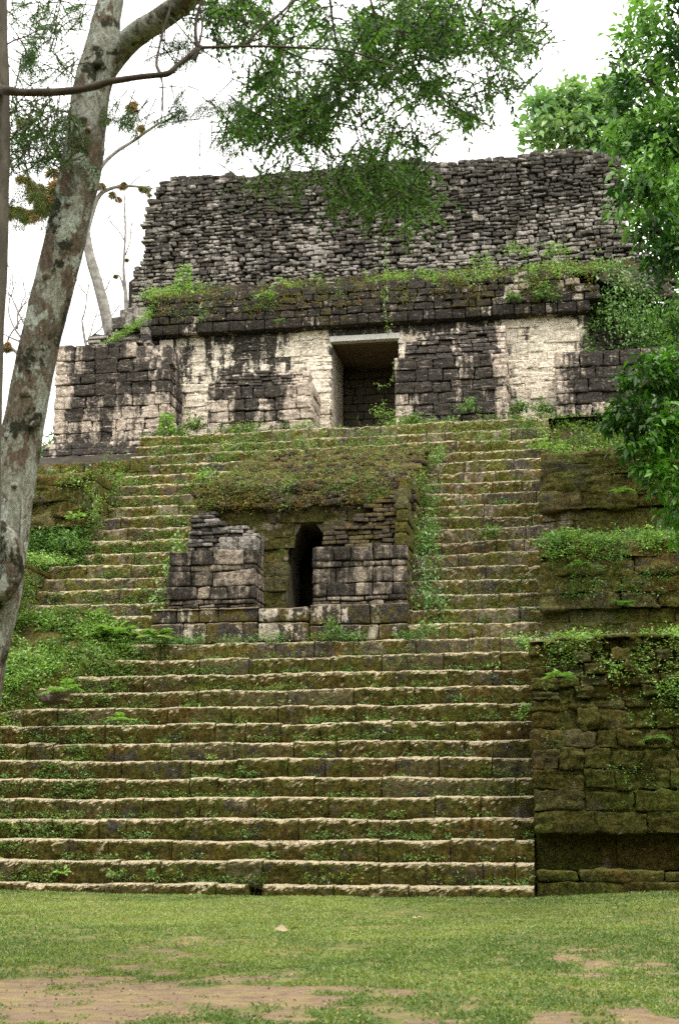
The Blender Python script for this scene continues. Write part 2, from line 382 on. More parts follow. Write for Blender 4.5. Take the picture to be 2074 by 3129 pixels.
def courses(u0, u1, v0, v1, ch, wr, keep=None, var=.15, wob=0.):
    out = []; v = v0
    while v < v1 - .02:
        h = ch * (1 + rnd.uniform(-var, var)) if not isinstance(ch, list) else ch[min(len(ch) - 1, int(sum(1 for _ in out if _ is None)))]
        if v + h > v1 - ch * .3 if not isinstance(ch, list) else False: h = v1 - v
        u = u0
        while u < u1 - .01:
            w = rnd.uniform(*wr)
            if u + w > u1 - wr[0] * .6: w = u1 - u
            c = (u + w / 2, v + h / 2, w / 2, h / 2)
            if keep is None or keep(c[0], c[1]): out.append(c)
            u += w
        v += h
    a = np.array([o for o in out if o is not None])
    if len(a) == 0: return [np.zeros(0)] * 4
    if wob: a[:, 1] += wob * fbm(np.stack([a[:, 0], a[:, 0] * 0, a[:, 1] * .3], 1), .7, 2, 9)
    return a[:, 0], a[:, 1], a[:, 2], a[:, 3]
def inpoly(x, y, poly):
    c = False; j = len(poly) - 1
    for i in range(len(poly)):
        (xi, yi), (xj, yj) = poly[i], poly[j]
        if (yi > y) != (yj > y) and x < (xj - xi) * (y - yi) / (yj - yi) + xi: c = not c
        j = i
    return c
def inpoly_np(P, poly):
    x, y = P[:, 0], P[:, 1]; c = np.zeros(len(P), bool); j = len(poly) - 1
    for i in range(len(poly)):
        (xi, yi), (xj, yj) = poly[i], poly[j]
        if yi != yj: c ^= ((yi > y) != (yj > y)) & (x < (xj - xi) * (y - yi) / (yj - yi) + xi)
        j = i
    return c
def sheet(g, fn, nu, nv, tone=.5, mi=0):
    u, v = np.meshgrid(np.linspace(0, 1, nu), np.linspace(0, 1, nv), indexing='ij')
    V = fn(u, v); i = np.arange(nu - 1)[:, None] * nv; j = np.arange(nv - 1)[None]
    Q = np.stack([i + j, i + nv + j, i + nv + j + 1, i + j + 1], -1).reshape(-1, 4)
    g.add(V.reshape(-1, 3), Q, tone=tone, mi=mi)

# ================================================================== GROUND
D0, TR, RI = 25.24, .391, .38            # first riser, tread, riser
def gz(X, Y):
    X = np.asarray(X, float); Y = np.asarray(Y, float)
    P = np.stack(np.broadcast_arrays(X, Y, X * 0), -1)
    return .17 * sm(Y, 12, 25) + .12 * sm(X, -1.5, 2) * sm(Y, 20, 26) + .10 * sm(-X, 5, 12) * sm(Y, 20, 26) + .05 * fbm(P, .45, 3, 3) * sm(Y, 4, 9) * (1 - sm(Y, 60, 90))
def dirt(X, Y):
    """1 where the lawn is worn to bare earth"""
    P = np.stack(np.broadcast_arrays(X * .55, Y * .8, X * 0.), -1)
    n = fbm(P, .8, 4, 21); f = fbm(np.stack([X, Y, X * 0], -1), 3.2, 3, 33)
    near = sm(Y, 17.5, 11.5)
    right = np.exp(-(((X - 1.3) / 1.3) ** 2 + ((Y - 12.3) / 2.6) ** 2)) * 1.7
    leftp = np.exp(-(((X + 3.9) / 1.7) ** 2 + ((Y - 12.0) / 1.2) ** 2)) * .95
    return sm(n * .8 + f * 1.0 + near * .20 + right * .30 + leftp - .40 - .5 * sm(Y, 16, 20), -.25, .75)
def gmat():
    m = M_('lawn_and_earth'); d = m.attr('tone')
    n = m.noise(6, 5, .7); f = m.noise(45, 4, .75, off=7); k = m.noise(1.2, 4, .6, off=3)
    gr = m.mix(m.step(n, .35, .65), (.09, .11, .032), (.175, .175, .058))
    gr = m.mix(m.step(k, .5, .68), gr, (.22, .19, .06))
    gr = m.mix(m.step(f, .45, .75), gr, (.06, .075, .02))
    er = m.mix(m.step(n, .35, .65), (.16, .108, .072), (.225, .16, .105))
    er = m.mix(m.step(f, .5, .75), er, (.15, .105, .07))
    er = m.mix(m.step(m.noise(2.2, 5, .7, (1, 2, 1), 15), .45, .62), er, (.24, .19, .085))
    col = m.mix(m.step(m.math('ADD', d, m.math('MULTIPLY', m.math('SUBTRACT', f, .5), 1.3)), .25, .75), gr, er)
    return m.bsdf(col, .95, m.bump(f, .8, .02), .1)
g = Geo()
nx, ny = 260, 380
gx = np.linspace(-9, 6, nx); gy = np.linspace(3, 28.5, ny)
X, Y = np.meshgrid(gx, gy, indexing='ij'); Z = gz(X, Y) + .012 * fbm(np.stack([X, Y, X * 0], -1), 4, 3, 5)
tn = dirt(X, Y)
i = np.arange(nx - 1)[:, None] * ny; j = np.arange(ny - 1)[None]
g.add(np.stack([X, Y, Z], -1), np.stack([i + j, i + ny + j, i + ny + j + 1, i + j + 1], -1).reshape(-1, 4), tone=tn.ravel())
def ring_sheet(x0, x1, y0, y1, n):
    xs = np.linspace(x0, x1, n); ys = np.linspace(y0, y1, n); X, Y = np.meshgrid(xs, ys, indexing='ij')
    Z = gz(X, Y) - .012; i = np.arange(n - 1)[:, None] * n; j = np.arange(n - 1)[None]
    g.add(np.stack([X, Y, Z], -1), np.stack([i + j, i + n + j, i + n + j + 1, i + j + 1], -1).reshape(-1, 4), tone=np.maximum(dirt(X, Y), .1).ravel())
ring_sheet(-40, -9, -30, 60, 50); ring_sheet(6, 40, -30, 60, 50); ring_sheet(-9, 6, -30, 3, 20); ring_sheet(-9, 6, 28.5, 60, 20)
g.box(-900, -40, -900, 900, -1, -.02, tone=.2); g.box(40, 900, -900, 900, -1, -.02, tone=.2); g.box(-40, 40, 60, 900, -1, -.02, tone=.2); g.box(-40, 40, -900, -30, -1, -.02, tone=.2)
o = g.build('ground', gmat()); o['kind'] = 'structure'

# grass blades (nobody could count them)
g = Geo()
N = 400000
y = 9.3 + (26 - 9.3) * RG.random(N) ** 1.0
x = -y * .44 - .3 + (y * .58 + 1.2) * RG.random(N)
dd = dirt(x, y); cl = fbm(np.stack([x, y, x * 0], -1), 2.2, 3, 71)
keep = (RG.random(N) > dd * 1.1) & (RG.random(N) < .6 + cl * 1.2) & ((y < 25.15) | (x > -.8)) & (y < 25.75)
x, y = x[keep], y[keep]; cl = cl[keep]; n = len(x)
P = np.stack([x, y, gz(x, y) + .0], -1)
d = rdir(n, 1.0, .75); d[:, 2] = np.abs(d[:, 2]) + .15
ton = np.clip(.5 + cl * .6 + RG.normal(0, .2, n) + .7 * fbm(P, .45, 3, 90) - .25 * sm(y, 20, 12), 0, .95); ton[RG.random(n) < .05] = 1
leaves(g, P, d, RG.uniform(.035, .085, n) * (1 - .5 * dd[keep]), RG.uniform(.009, .02, n), tone=ton, sag=.35, fold=.1)
o = g.build('grass', L_grass); o['kind'] = 'stuff'

# ================================================================== STAIRCASE
def step_left(i):
    return -15.5 if i <= 13 else (-12.78 if i <= 20 else -12.08)
def step_right(i): return -.95 if i <= 13 else (-.81 if i <= 20 else -.66)
st = thing('staircase', 'broad mossy stone staircase climbing from the lawn to the upper temple', 'staircase')
prof = np.array([(.03, -.44), (.0, -.38), (-.012, -.31), (-.014, -.25), (-.014, -.19), (-.012, -.13), (-.006, -.085), (.004, -.052), (.02, -.026), (.042, -.010), (.075, -.003), (.13, .0), (.21, .0), (.32, .003), (.5, .006)])
pn = np.gradient(prof, axis=0); pn = unit(np.stack([-pn[:, 1], pn[:, 0]], 1)); 
for i in range(1, 33):
    xl, xr = step_left(i), step_right(i); z1 = RI * i; Yf = D0 + TR * (i - 1)
    js = []; u = xl
    while u < xr - .5: u += rnd.uniform(.5, 1.4); js.append(u)
    js = [a for a in js if a < xr - .25]
    cut = 17 <= i <= 28
    xs = np.unique(np.round(np.concatenate([np.linspace(xl, xr, int((xr - xl) / .045)), js, np.array(js) - .02, np.array(js) + .02, [-8.93, -3.87] if cut else []]), 4))
    bid = np.searchsorted(np.array(js) - .0001, xs)
    off = RG.normal(0, .014, len(js) + 1)[bid]; dz = RG.normal(0, .010, len(js) + 1)[bid]; tn = RG.random(len(js) + 1)[bid]
    jd = np.min(np.abs(xs[:, None] - np.array(js)[None]), 1); jm = (jd < .004)
    X = np.repeat(xs[:, None], len(prof), 1); Yv = Yf + prof[None, :, 0] + off[:, None] + np.zeros_like(X); Zv = z1 + prof[None, :, 1] + dz[:, None] * (prof[None, :, 1] > -.3) + np.zeros_like(X)
    P = np.stack([X, Yv, Zv], -1)
    wear = fbm(np.stack([xs * 1.0, xs * 0 + i * 3.7, xs * 0], -1), .55, 3, 40)
    chip = np.clip(fbm(np.stack([xs, xs * 0 + i * 5.1, xs * 0], -1), 2.6, 3, 41) - .25, 0, 1)
    edge = np.exp(-((prof[:, 1] + .02) / .10) ** 2)[None] * (prof[None, :, 0] < .16)
    P[..., 2] += (.045 * wear[:, None] - .07 * chip[:, None] * edge) * (prof[None, :, 1] > -.35)
    P[..., 1] += .10 * chip[:, None] * edge * .5
    nz_ = fbm(P, 5.5, 3, i); n2 = fbm(P, 19, 2, 60 + i)
    amp = (.045 * nz_ + .028 * n2)[..., None]
    P[..., 1] += amp[..., 0] * pn[None, :, 0] * -1 * -1; P[..., 2] += amp[..., 0] * pn[None, :, 1] * .5
    P[..., 1] += np.where(jm[:, None] & (prof[None, :, 0] < .1), .06 * (RG.random(len(xs)) > .2)[:, None], 0)
    P[..., 2] -= np.where(jm[:, None] & (prof[None, :, 1] > -.03), .015, 0)
    if i == 1: P[..., 2] -= np.where(np.abs(xs - at(587, 2050, 25.24)[0]) < .15, .3, 0)[:, None]
    n_, m_ = P.shape[:2]; a = np.arange(n_ - 1)[:, None] * m_; b = np.arange(m_ - 1)[None]
    ok_ = ~((xs[:-1] > -8.94) & (xs[1:] < -3.86)) if cut else np.ones(n_ - 1, bool)
    g = Geo(); g.add(P.reshape(-1, 3), np.stack([a + b, a + m_ + b, a + m_ + b + 1, a + b + 1], -1)[ok_].reshape(-1, 4), tone=np.repeat(tn, m_))
    # right end of the step
    e = P[-1]; base = np.array([(xr, Yf + .5, z1 - .44)]); V = np.vstack([e, base]); k = len(e)
    g.add(V, T=[(t, t + 1, k) for t in range(k - 1)], tone=.5)
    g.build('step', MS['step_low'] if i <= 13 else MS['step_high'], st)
g = Geo()   # solid fill under the flight
def prism(g, x0, x1, yz):
    n = len(yz); V = [(x, y, z) for x in (x0, x1) for y, z in yz]
    g.add(V, [(k, (k + 1) % n, n + (k + 1) % n, n + k) for k in range(n)])
    for y0, y1, z0_, z1_ in []: pass
    if n == 5: g.add(V, T=[(0, 2, 1), (0, 3, 2), (0, 4, 3), (5, 6, 7), (5, 7, 8), (5, 8, 9)])
FP = [(D0 + .45, -.5), (D0 + .45, .0), (D0 + TR * 31 + .45, RI * 31), (44, RI * 31), (44, -.5)]
prism(g, -15.4, -8.85, FP); prism(g, -3.95, -1.0, FP)
prism(g, -8.85, -3.95, [(D0 + .45, -.5), (D0 + .45, .0), (31.2, (31.2 - D0 - .45) / TR * RI), (31.2, 5.9), (44, 5.9), (44, -.5)])
prism(g, -8.85, -3.95, [(36.3, 5.9), (36.3, 10.0), (D0 + TR * 31 + .45, RI * 31), (44, RI * 31), (44, 5.9)])
g.build('stair_core', M_core, st)

# ================================================================== TERRACES
def fill_block(g, x0, x1, y0, y1, z0, z1): g.box(x0, x1, y0, y1, z0, z1)
def terrace_set(root, x0, x1, parts):
    for nm, fn in parts: fn(nm, root, x0, x1)
TB = [  # slots and ledges shared by both sides:  (face Y, z bottom of recess, z slot, z top, next ledge Y)
    (30.3, 4.9, 5.88, 7.42, 33.3), (33.3, 7.4, 8.72, 10.2, 36.0)]
def upper_tiers(root, x0, x1, inner):
    x1_ = x1
    for (yf, zb, zs, zt, yn) in TB:
        x1 = x1_ - (.75 if inner == 1 and yf < 31 else 0)
        g = Geo()
        g.box(x0, x1, yf + .24, 44, zb - .6, zs + .05); g.box(x0, x1, yf + .27, 44, zs + .02, zt - .05)
        g.build('core', M_core, root)
        g = Geo()
        stones(g, *courses(x0, x1, zb - .3, zs, .33, (.4, 1.0)), .12, O=(0, yf + .15, 0), r=.015, amp=.03, low=.05, kind='x', gap=-.004)
        g.build('recessed_band', MS['talud'], root)
        g = Geo()
        stones(g, *courses(x0, x1, zs, zt - .12, .38, (.6, 1.7)), .16, O=(0, yf, 0), r=.015, amp=.08, low=.14, lay=.06, kind='x', prot=0, gap=-.006, batter=.14, v0=zs)
        def top(u, v, yf=yf, zt=zt):
            X = x0 + (x1 - x0) * u; Y = yf + .12 + (yn - yf + .3) * v; Z = zt - .02 + .04 * v + X * 0
            P = np.stack([X, Y, Z], -1); P[..., 2] += .06 * fbm(P, 2.2, 3, 8) - .30 * np.clip(1 - v / .06, 0, 1) ** 2 * (1 + .8 * fbm(P, 1.1, 2, 14)); return P
        sheet(g, top, int((x1 - x0) / .09), 36)
        g.build('apron', MS['talud'], root)
rt = thing('stepped_terrace', 'mossy stepped terraces of big stone blocks right of the staircase', 'terrace')
# lowest tier, right
X0, X1 = -.93, 6.0
g = Geo(); g.box(X0 + .02, X1, 26.5, 44, -.5, 1.3); g.box(X0 + .02, X1, 26.10, 44, 1.25, 2.3); g.box(X0 + .02, X1, 26.22, 44, 2.3, 3.5); g.box(X0 + .02, X1, 26.36, 44, 3.5, 4.6); g.build('core', M_core, rt)
g = Geo(); stones(g, *courses(X0, X1, -.1, .62, .5, (.7, 1.6)), .25, O=(0, 25.78, 0), r=.05, amp=.05, low=.06, kind='x', gap=.0)
sheet(g, lambda u, v: np.stack([X0 + (X1 - X0) * u, 25.85 + .6 * v, .58 + .02 * np.sin(u * 40)], -1), 60, 8); g.build('plinth', MS['terrace'], rt)
g = Geo(); stones(g, *courses(X0, X1, .6, 1.28, .62, (.9, 1.9)), .15, O=(0, 26.22, 0), r=.03, amp=.035, low=.04, kind='x', gap=.001); g.build('recessed_band', MS['terrace'], rt)
g = Geo()
def T1(v0, v1, ch, wr, r, am, pr, seed, wob):
    c = courses(X0, X1, v0, v1, ch, wr, wob=wob)
    stones(g, c[0], c[1], c[2], c[3], .22, O=(0, 25.80, 0), r=r * RG.uniform(.4, .9, len(c[0])), amp=am * 1.9, nsc=10, low=.06, lay=.06, prot=RG.normal(0, pr, len(c[0])), tilt=.03, batter=.10, v0=1.25, kind='x', gap=.004)
T1(1.25, 2.35, .37, (.5, 1.1), .055, .028, .018, 1, .01)
T1(2.35, 3.6, .315, (.25, .7), .09, .034, .045, 2, .07)
T1(3.6, 4.72, .19, (.16, .55), .07, .036, .08, 3, .08)
def top1(u, v):
    X = X0 + (X1 - X0) * u; Y = 26.1 + 4.3 * v; Z = 4.66 + .5 * v * (1 - v) + X * 0
    P = np.stack([X, Y, Z], -1); P[..., 2] += .10 * fbm(P, 1.7, 3, 8); return P
sheet(g, top1, 80, 50)
def mort(u, v):
    X = X0 + (X1 - X0) * u; Z = 1.27 + 3.42 * v; P = np.stack([X, 25.885 + .10 * (Z - 1.25), Z], -1); P[..., 1] += .035 * fbm(P, 3.5, 3, 19); return P
sheet(g, mort, 150, 70)
g.build('block_wall', MS['terrace'], rt)
upper_tiers(rt, -.80, 6.0, -1)
# top slope below the temple, right
def slope_part(root, x0, x1, y0, z0, y1, z1, mat, name, amp=.12, seed=2):
    g = Geo()
    def f(u, v):
        X = x0 + (x1 - x0) * u; Y = y0 + (y1 - y0) * v; Z = z0 + (z1 - z0) * v + X * 0
        P = np.stack([X, Y, Z], -1); P[..., 2] += amp * fbm(P, 1.6, 4, seed); return P
    sheet(g, f, int((x1 - x0) / .07), int(math.hypot(y1 - y0, z1 - z0) / .07)); return g.build(name, mat, root)
slope_part(rt, -.62, 6, 35.8, 10.1, 38.0, 12.25, MS['hump'], 'overgrown_slope')
lt = thing('stepped_terrace', 'overgrown stepped terraces left of the staircase, seen beside the leaning trunk', 'terrace')
upper_tiers(lt, -19, -12.02, 1)
for (yf, zb, zs, zt, yn) in TB:
    g = Geo(); c = courses(.12, 3.2, zs - .3, zt, .36, (.35, .8)); stones(g, *c, .14, O=(-12.73 if yf < 31 else -11.98, yf, 0), U=(0, 1, 0), N=(1, 0, 0), r=.035, amp=.022, low=.03, kind='m'); g.build('end_wall', MS['talud'], lt)
g = Geo(); g.box(-19, -11.8, 36.35, 44, 9, 11.05); g.build('core', M_core, lt)
g = Geo(); stones(g, *courses(-19, -11.4, 10.1, 11.15, .35, (.4, .9)), .16, O=(0, 36.15, 0), r=.03, amp=.02, low=.03, kind='m')
def ltop(u, v):
    X = -19 + 7.6 * u; Y = 36.2 + 3 * v; P = np.stack([X, Y, 11.13 + X * 0], -1); P[..., 2] += .04 * fbm(P, 2.2, 3, 8); return P
sheet(g, ltop, 90, 30); g.build('top_course', MS['talud'], lt)

# collapsed, overgrown left part of the flight
def mound_edge(s):   # X of the mound's right edge at step number s
    return np.interp(s, [5.5, 8, 9, 10, 11, 12, 13, 14, 14.9], [-14.5, -12.7, -12.2, -11.7, -11.2, -10.5, -9.9, -9.5, -10.2])
def mound_z(X, Y):
    s = (Y - D0) / TR + 1
    w = sm(mound_edge(s) - X + .4 * fbm(np.stack([X, Y, X * 0], -1), 1.1, 3, 4), -.15, .75)
    nose = RI * s
    P = np.stack([X, Y, X * 0], -1)
    return nose - .50 + .66 * w + .16 * fbm(P, 1.5, 4, 5) * w
lm = Geo()
def mf(u, v):
    X = -16 + 7.4 * u; Y = 27.0 + 4.05 * v; return np.stack([X, Y, mound_z(X, Y)], -1)
sheet(lm, mf, 130, 80)
md = lm.build('earth_bank', MS['terrace']); md['kind'] = 'structure'

# ================================================================== LOWER SHRINE
sh = thing('stone_shrine', 'small ruined shrine with corbelled dark doorway set halfway up the staircase', 'shrine')
g = Geo(); g.box(-9.45, -3.75, 30.78, 31.6, 5.2, 6.1); g.box(-9.1, -3.9, 31.5, 36.5, 5.2, 6.12); g.build('core', M_core, sh)
g = Geo()
stones(g, *courses(-9.55, -7.05, 5.35, 6.17, .42, (.4, .9)), .2, O=(0, 30.62, 0), r=.04, amp=.02, low=.02, kind='l', batter=.1, v0=5.4)
stones(g, *courses(-5.9, -3.7, 5.35, 6.17, .42, (.4, .9)), .2, O=(0, 30.62, 0), r=.04, amp=.02, low=.02, kind='l')
stones(g, *courses(-7.05, -5.9, 5.35, 6.12, .4, (.9, 1.2)), .2, O=(0, 30.55, 0), r=.07, amp=.03, kind='l', tone=.05)
def ptop(u, v):
    X = -9.5 + 5.75 * u; Y = 30.66 + 1.5 * v; P = np.stack([X, Y, 6.12 + X * 0], -1); P[..., 2] += .03 * fbm(P, 2.2, 3, 8); return P
sheet(g, ptop, 80, 24)
g.build('plinth', stone_mat('patchy_plinth_stone', base=(.60, .54, .45), dark=(.030, .026, .022), dark_lo=.40, dark_hi=.46, moss_lo=.49, moss_hi=.57, streak=1, top=(.3, .25, .16)), sh)
def front_block(x0, x1, yb, top_extra):
    g = Geo(); g.box(x0 + .06, x1 - .06, 31.2, yb, 6.1, 7.5); g.build('core', M_core, sh)
    g = Geo(); v = 6.12
    for h, wr, kk in ((.10, (.2, .5), 's'), (.09, (.3, .7), 's'), (.11, (.3, .6), 's'), (.30, (.3, .75), 'l'), (.36, (.4, .85), 'l'), (.14, (.3, .8), 'm'), (.34, (.4, .9), 'l')):
        c = courses(x0, x1, v, v + h, h, wr, var=0)
        stones(g, *c, .15, O=(0, 31.1, 0), r=.03 * RG.uniform(.6, 1.8, len(c[0])), amp=.03, low=.03, lay=.02, prot=RG.normal(0, .025, len(c[0])), tilt=.025, kind='x' if kk == 'l' else kk, gap=.006)
        c = courses(0, yb - 31.1, v, v + h, h, (.3, .6), var=0)     # right return, facing +X
        stones(g, *c, .15, O=(x1, 31.1, 0), U=(0, 1, 0), N=(1, 0, 0), r=.03, amp=.016, low=.012, prot=RG.normal(0, .015, len(c[0])), kind=kk, gap=.006)
        v += h
    def tp(u, w):
        X = x0 + .03 + (x1 - x0 - .06) * u; Y = 31.14 + (yb - 31.1) * w; P = np.stack([X, Y, v - .04 + X * 0], -1); P[..., 2] += .03 * fbm(P, 3, 3, 8); return P
    sheet(g, tp, 40, 24)
    g.build('front_block', MS['shrine'], sh)
front_block(-9.3, -7.25, 32.1, 0); front_block(-5.93, -3.78, 32.1, 0)
# wall with the corbelled opening
OP = [(-6.70, 6.0), (-6.72, 7.62), (-6.62, 7.9), (-6.38, 8.33), (-6.04, 8.33), (-5.84, 8.05), (-5.70, 7.7), (-5.70, 6.0)]
g = Geo()
c = [np.concatenate(q) for q in zip(courses(-8.6, -6.72, 6.1, 7.75, .32, (.35, .8)), courses(-8.6, -6.55, 7.75, 8.36, .3, (.35, .8)), courses(-5.70, -3.8, 6.1, 7.75, .32, (.35, .8)),
     courses(-5.82, -3.8, 7.75, 8.36, .3, (.35, .8)), courses(-8.6, -3.8, 8.36, 9.05, .34, (.5, 1.2)))]
stones(g, *c, .15, O=(0, 32.1, 0), r=.018, amp=.05, low=.08, prot=RG.normal(0, .012, len(c[0])), kind='x', gap=-.008)
g.build('wall', stone_mat('shrine_back_wall', base=(.4, .31, .23), dark=(.045, .04, .03), dark_lo=.40, dark_hi=.52, moss=(.036, .035, .009), moss2=(.085, .076, .022), moss_lo=.40, moss_hi=.50, streak=1), sh)
g = Geo()   # door jambs stepping in to a flat cap
def jamb(xa, xb, z0, z1, s):
    # quad strip slab with sloped opening side
    y0, y1 = 32.16, 33.6
    if s < 0: pts = [(-7.0, z0), (xa, z0), (xb, z1), (-7.0, z1)]
    else: pts = [(xa, z0), (-5.45, z0), (-5.45, z1), (xb, z1)]
    V = [(p[0], y, p[1]) for y in (y0, y1) for p in pts]
    g.add(V, [(0, 1, 2, 3), (4, 7, 6, 5), (0, 4, 5, 1), (1, 5, 6, 2), (2, 6, 7, 3), (3, 7, 4, 0)])
for k in range(3): jamb(OP[k][0], OP[k + 1][0], OP[k][1], OP[k + 1][1], -1)
for k in (4, 5, 6): jamb(OP[k + 1][0], OP[k][0], OP[k + 1][1], OP[k][1], 1)
g.box(-7.0, -5.45, 32.16, 33.6, 8.33, 8.7)
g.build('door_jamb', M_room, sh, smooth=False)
g = Geo(); g.box(-8.9, -7.0, 32.2, 36.4, 6, 9.0); g.box(-5.45, -3.9, 32.2, 36.4, 6, 9.0); g.box(-7.0, -5.45, 34.6, 36.4, 6, 9.0); g.box(-7.0, -5.45, 32.2, 36.4, 8.7, 9.0); g.build('core', M_core, sh)
# rubble on the front blocks
def rubble_heap(g, x0, x1, z0, ztop, yf, ch=.09, wr=(.14, .42), batter=.25, hd=.16, r=.03, side=None, yd=.8):
    c = courses(x0, x1, z0, float(np.max(ztop(np.linspace(x0, x1, 50)))), ch, wr, keep=lambda u, v: v < ztop(u), wob=.05)
    if len(c[0]): stones(g, *c, hd, O=(0, yf, 0), r=r, amp=.016, prot=RG.normal(0, .045, len(c[0])), tilt=.04, batter=batter, v0=z0, kind='s', gap=.003, low=.01)
g = Geo()
rubble_heap(g, -8.95, -7.3, 7.55, lambda u: np.interp(u, [-8.95, -8.6, -8.3, -8.1, -7.7, -7.3], [8.4, 8.65, 8.6, 8.2, 8.22, 8.0]), 31.45, ch=.10)
c = courses(-8.15, -7.28, 7.55, 7.92, .34, (.4, .6)); stones(g, *c, .2, O=(0, 31.3, 0), r=.04, amp=.02, kind='l')
c = courses(0, .9, 7.55, 7.92, .34, (.3, .5)); stones(g, *c, .2, O=(-7.27, 31.3, 0), U=(0, 1, 0), N=(1, 0, 0), r=.04, amp=.02, kind='l')
g.box(-8.9, -7.35, 31.85, 32.4, 7.4, 8.0)
g.build('rubble', MS['rubble'], sh)
g = Geo()
rubble_heap(g, -5.75, -3.82, 7.52, lambda u: np.interp(u, [-5.75, -5.3, -4.9, -4.4, -4.0, -3.8], [7.9, 8.1, 8.4, 8.8, 9.1, 9.2]), 31.2, ch=.11, wr=(.18, .5), batter=.48)
g.box(-5.6, -3.9, 31.95, 32.4, 7.4, 8.0)
g.build('rubble', MS['hump'], sh)
# collapsed roof running up into the stairs
def hump(u, v):
    X = -8.95 + 5.17 * u
    # profile: front edge, then back along the slope
    t = v
    Y = np.where(t < .12, 32.12, 32.12 + (t - .12) / .88 * 4.4)
    Z = np.where(t < .12, 8.6 + .62 * t / .12, 9.22 + (t - .12) / .88 * 2.05)
    P = np.stack([X, Y + 0 * X, Z + 0 * X], -1)
    P[..., 2] += .16 * fbm(P, 1.9, 4, 12) + .05 * fbm(P, 7, 3, 14); P[..., 1] += .12 * fbm(P, 2.4, 3, 13)
    P[..., 2] -= .35 * sm(-X, 8.3, 8.95)
    return P
g = Geo(); sheet(g, hump, 150, 120)
for k in range(150):     # stones spilling over the broken front edge
    x_ = rnd.uniform(-8.9, -3.85); w = rnd.uniform(.09, .24); t_ = rnd.random()
    stones(g, [x_], [8.75 + .65 * t_], [w], [w * rnd.uniform(.3, .5)], .16, O=(0, 31.98 + .3 * t_ - rnd.random() * .12, 0), r=.05, amp=.03, tilt=.12, kind='m')
for k in range(260):
    pass
nr = 420; uu = RG.random(nr); vv = RG.random(nr) * .95; hp = hump(uu, vv)
for X_, Y_, Z_ in hp: pass
cu = hp[:, 0]; 
for s in range(nr):
    w = rnd.uniform(.06, .2); stones(g, [hp[s, 0]], [hp[s, 2] + .01], [w], [w * rnd.uniform(.3, .5)], w * .7, O=(0, hp[s, 1] - w * .5, 0), r=.05, amp=.02, tilt=.2, kind='s')
g.build('collapsed_roof', MS['hump'], sh)
# side wall of the shrine mass facing right
g = Geo()
c = courses(0, 5.2, 6.0, 10.9, .30, (.3, .75), keep=lambda u, v: v < 9.1 + (u - 1.0) * .46 and v > 6.1 + (u) * .9 - .4)
stones(g, *c, .14, O=(-3.76, 31.15, 0), U=(0, 1, 0), N=(1, 0, 0), r=.03, amp=.02, prot=RG.normal(0, .012, len(c[0])), kind='m')
c = courses(0, 5.0, 6.0, 10.2, .30, (.3, .75), keep=lambda u, v: v < 8.9 + (u - 1.0) * .42)
stones(g, *c, .14, O=(-8.98, 31.9, 0), U=(0, 1, 0), N=(-1, 0, 0), r=.03, amp=.02, kind='m')
V = [(x_, y_, z_) for x_ in (-8.85, -3.9) for (y_, z_) in ((32.3, 8.95), (36.9, 8.95), (36.9, 11.0))]
g.add(V, [(0, 3, 5, 2), (1, 2, 5, 4)], [(0, 2, 1), (3, 4, 5)])
g.build('side_wall', MS['talud'], sh)

# ================================================================== UPPER TEMPLE
CREAM = [(-7.45, 13.9, .55, 1.9, 1.4), (-7.3, 15.6, .7, .25, 1.0), (-10.9, 13.2, .6, .8, .9), (-8.4, 14.9, .3, 1.0, .45), (-9.6, 14.6, .5, .5, .5), (-11.1, 15.4, .18, .8, .6), (-12.5, 15.4, .4, .5, .7),
         (-1.05, 14.4, .75, 1.9, 1.2), (-.1, 15.3, .6, .5, .7), (-4.6, 15.5, .45, .35, .9), (-10.2, 15.2, .15, .7, .6), (-14.95, 13.6, .35, 1.5, 1.1), (-12.2, 13.1, .5, .7, .8),
         (-10.0, 13.1, .25, .35, .8), (-7.75, 12.8, .3, .6, .9), (-8.6, 12.7, .22, .5, .6), (.9, 12.7, .6, .2, .9), (-4.7, 12.9, .25, .6, .5), (.1, 16.9, .4, .3, .7), (.3, 16.3, .3, .3, .8), (-14.2, 12.9, .5, .25, .6), (-12.9, 12.7, .4, .5, .4), (-9.0, 12.6, 1.4, .2, .5)]
def cream(V):
    r = np.zeros(len(V))
    for (x, z, rx, rz, s) in CREAM: r = np.maximum(r, s * np.exp(-(((V[:, 0] - x) / rx) ** 2 + ((V[:, 2] - z) / rz) ** 2) * .8))
    return r + .55 * fbm(V * (1, 1, .25), 1.6, 3, 77)
tp_ = thing('ruined_temple', 'ruined limestone temple with tall rubble roof comb on top of the stairs', 'temple')
# floor
g = Geo()
def fl(u, v):
    X = -11.6 + 14.8 * u; Y = 37.5 + 6 * v; P = np.stack([X, Y, 12.17 + X * 0], -1); P[..., 2] += .03 * fbm(P, 2, 3, 8); return P
sheet(g, fl, 120, 40); g.build('floor', MS['hump'], tp_)
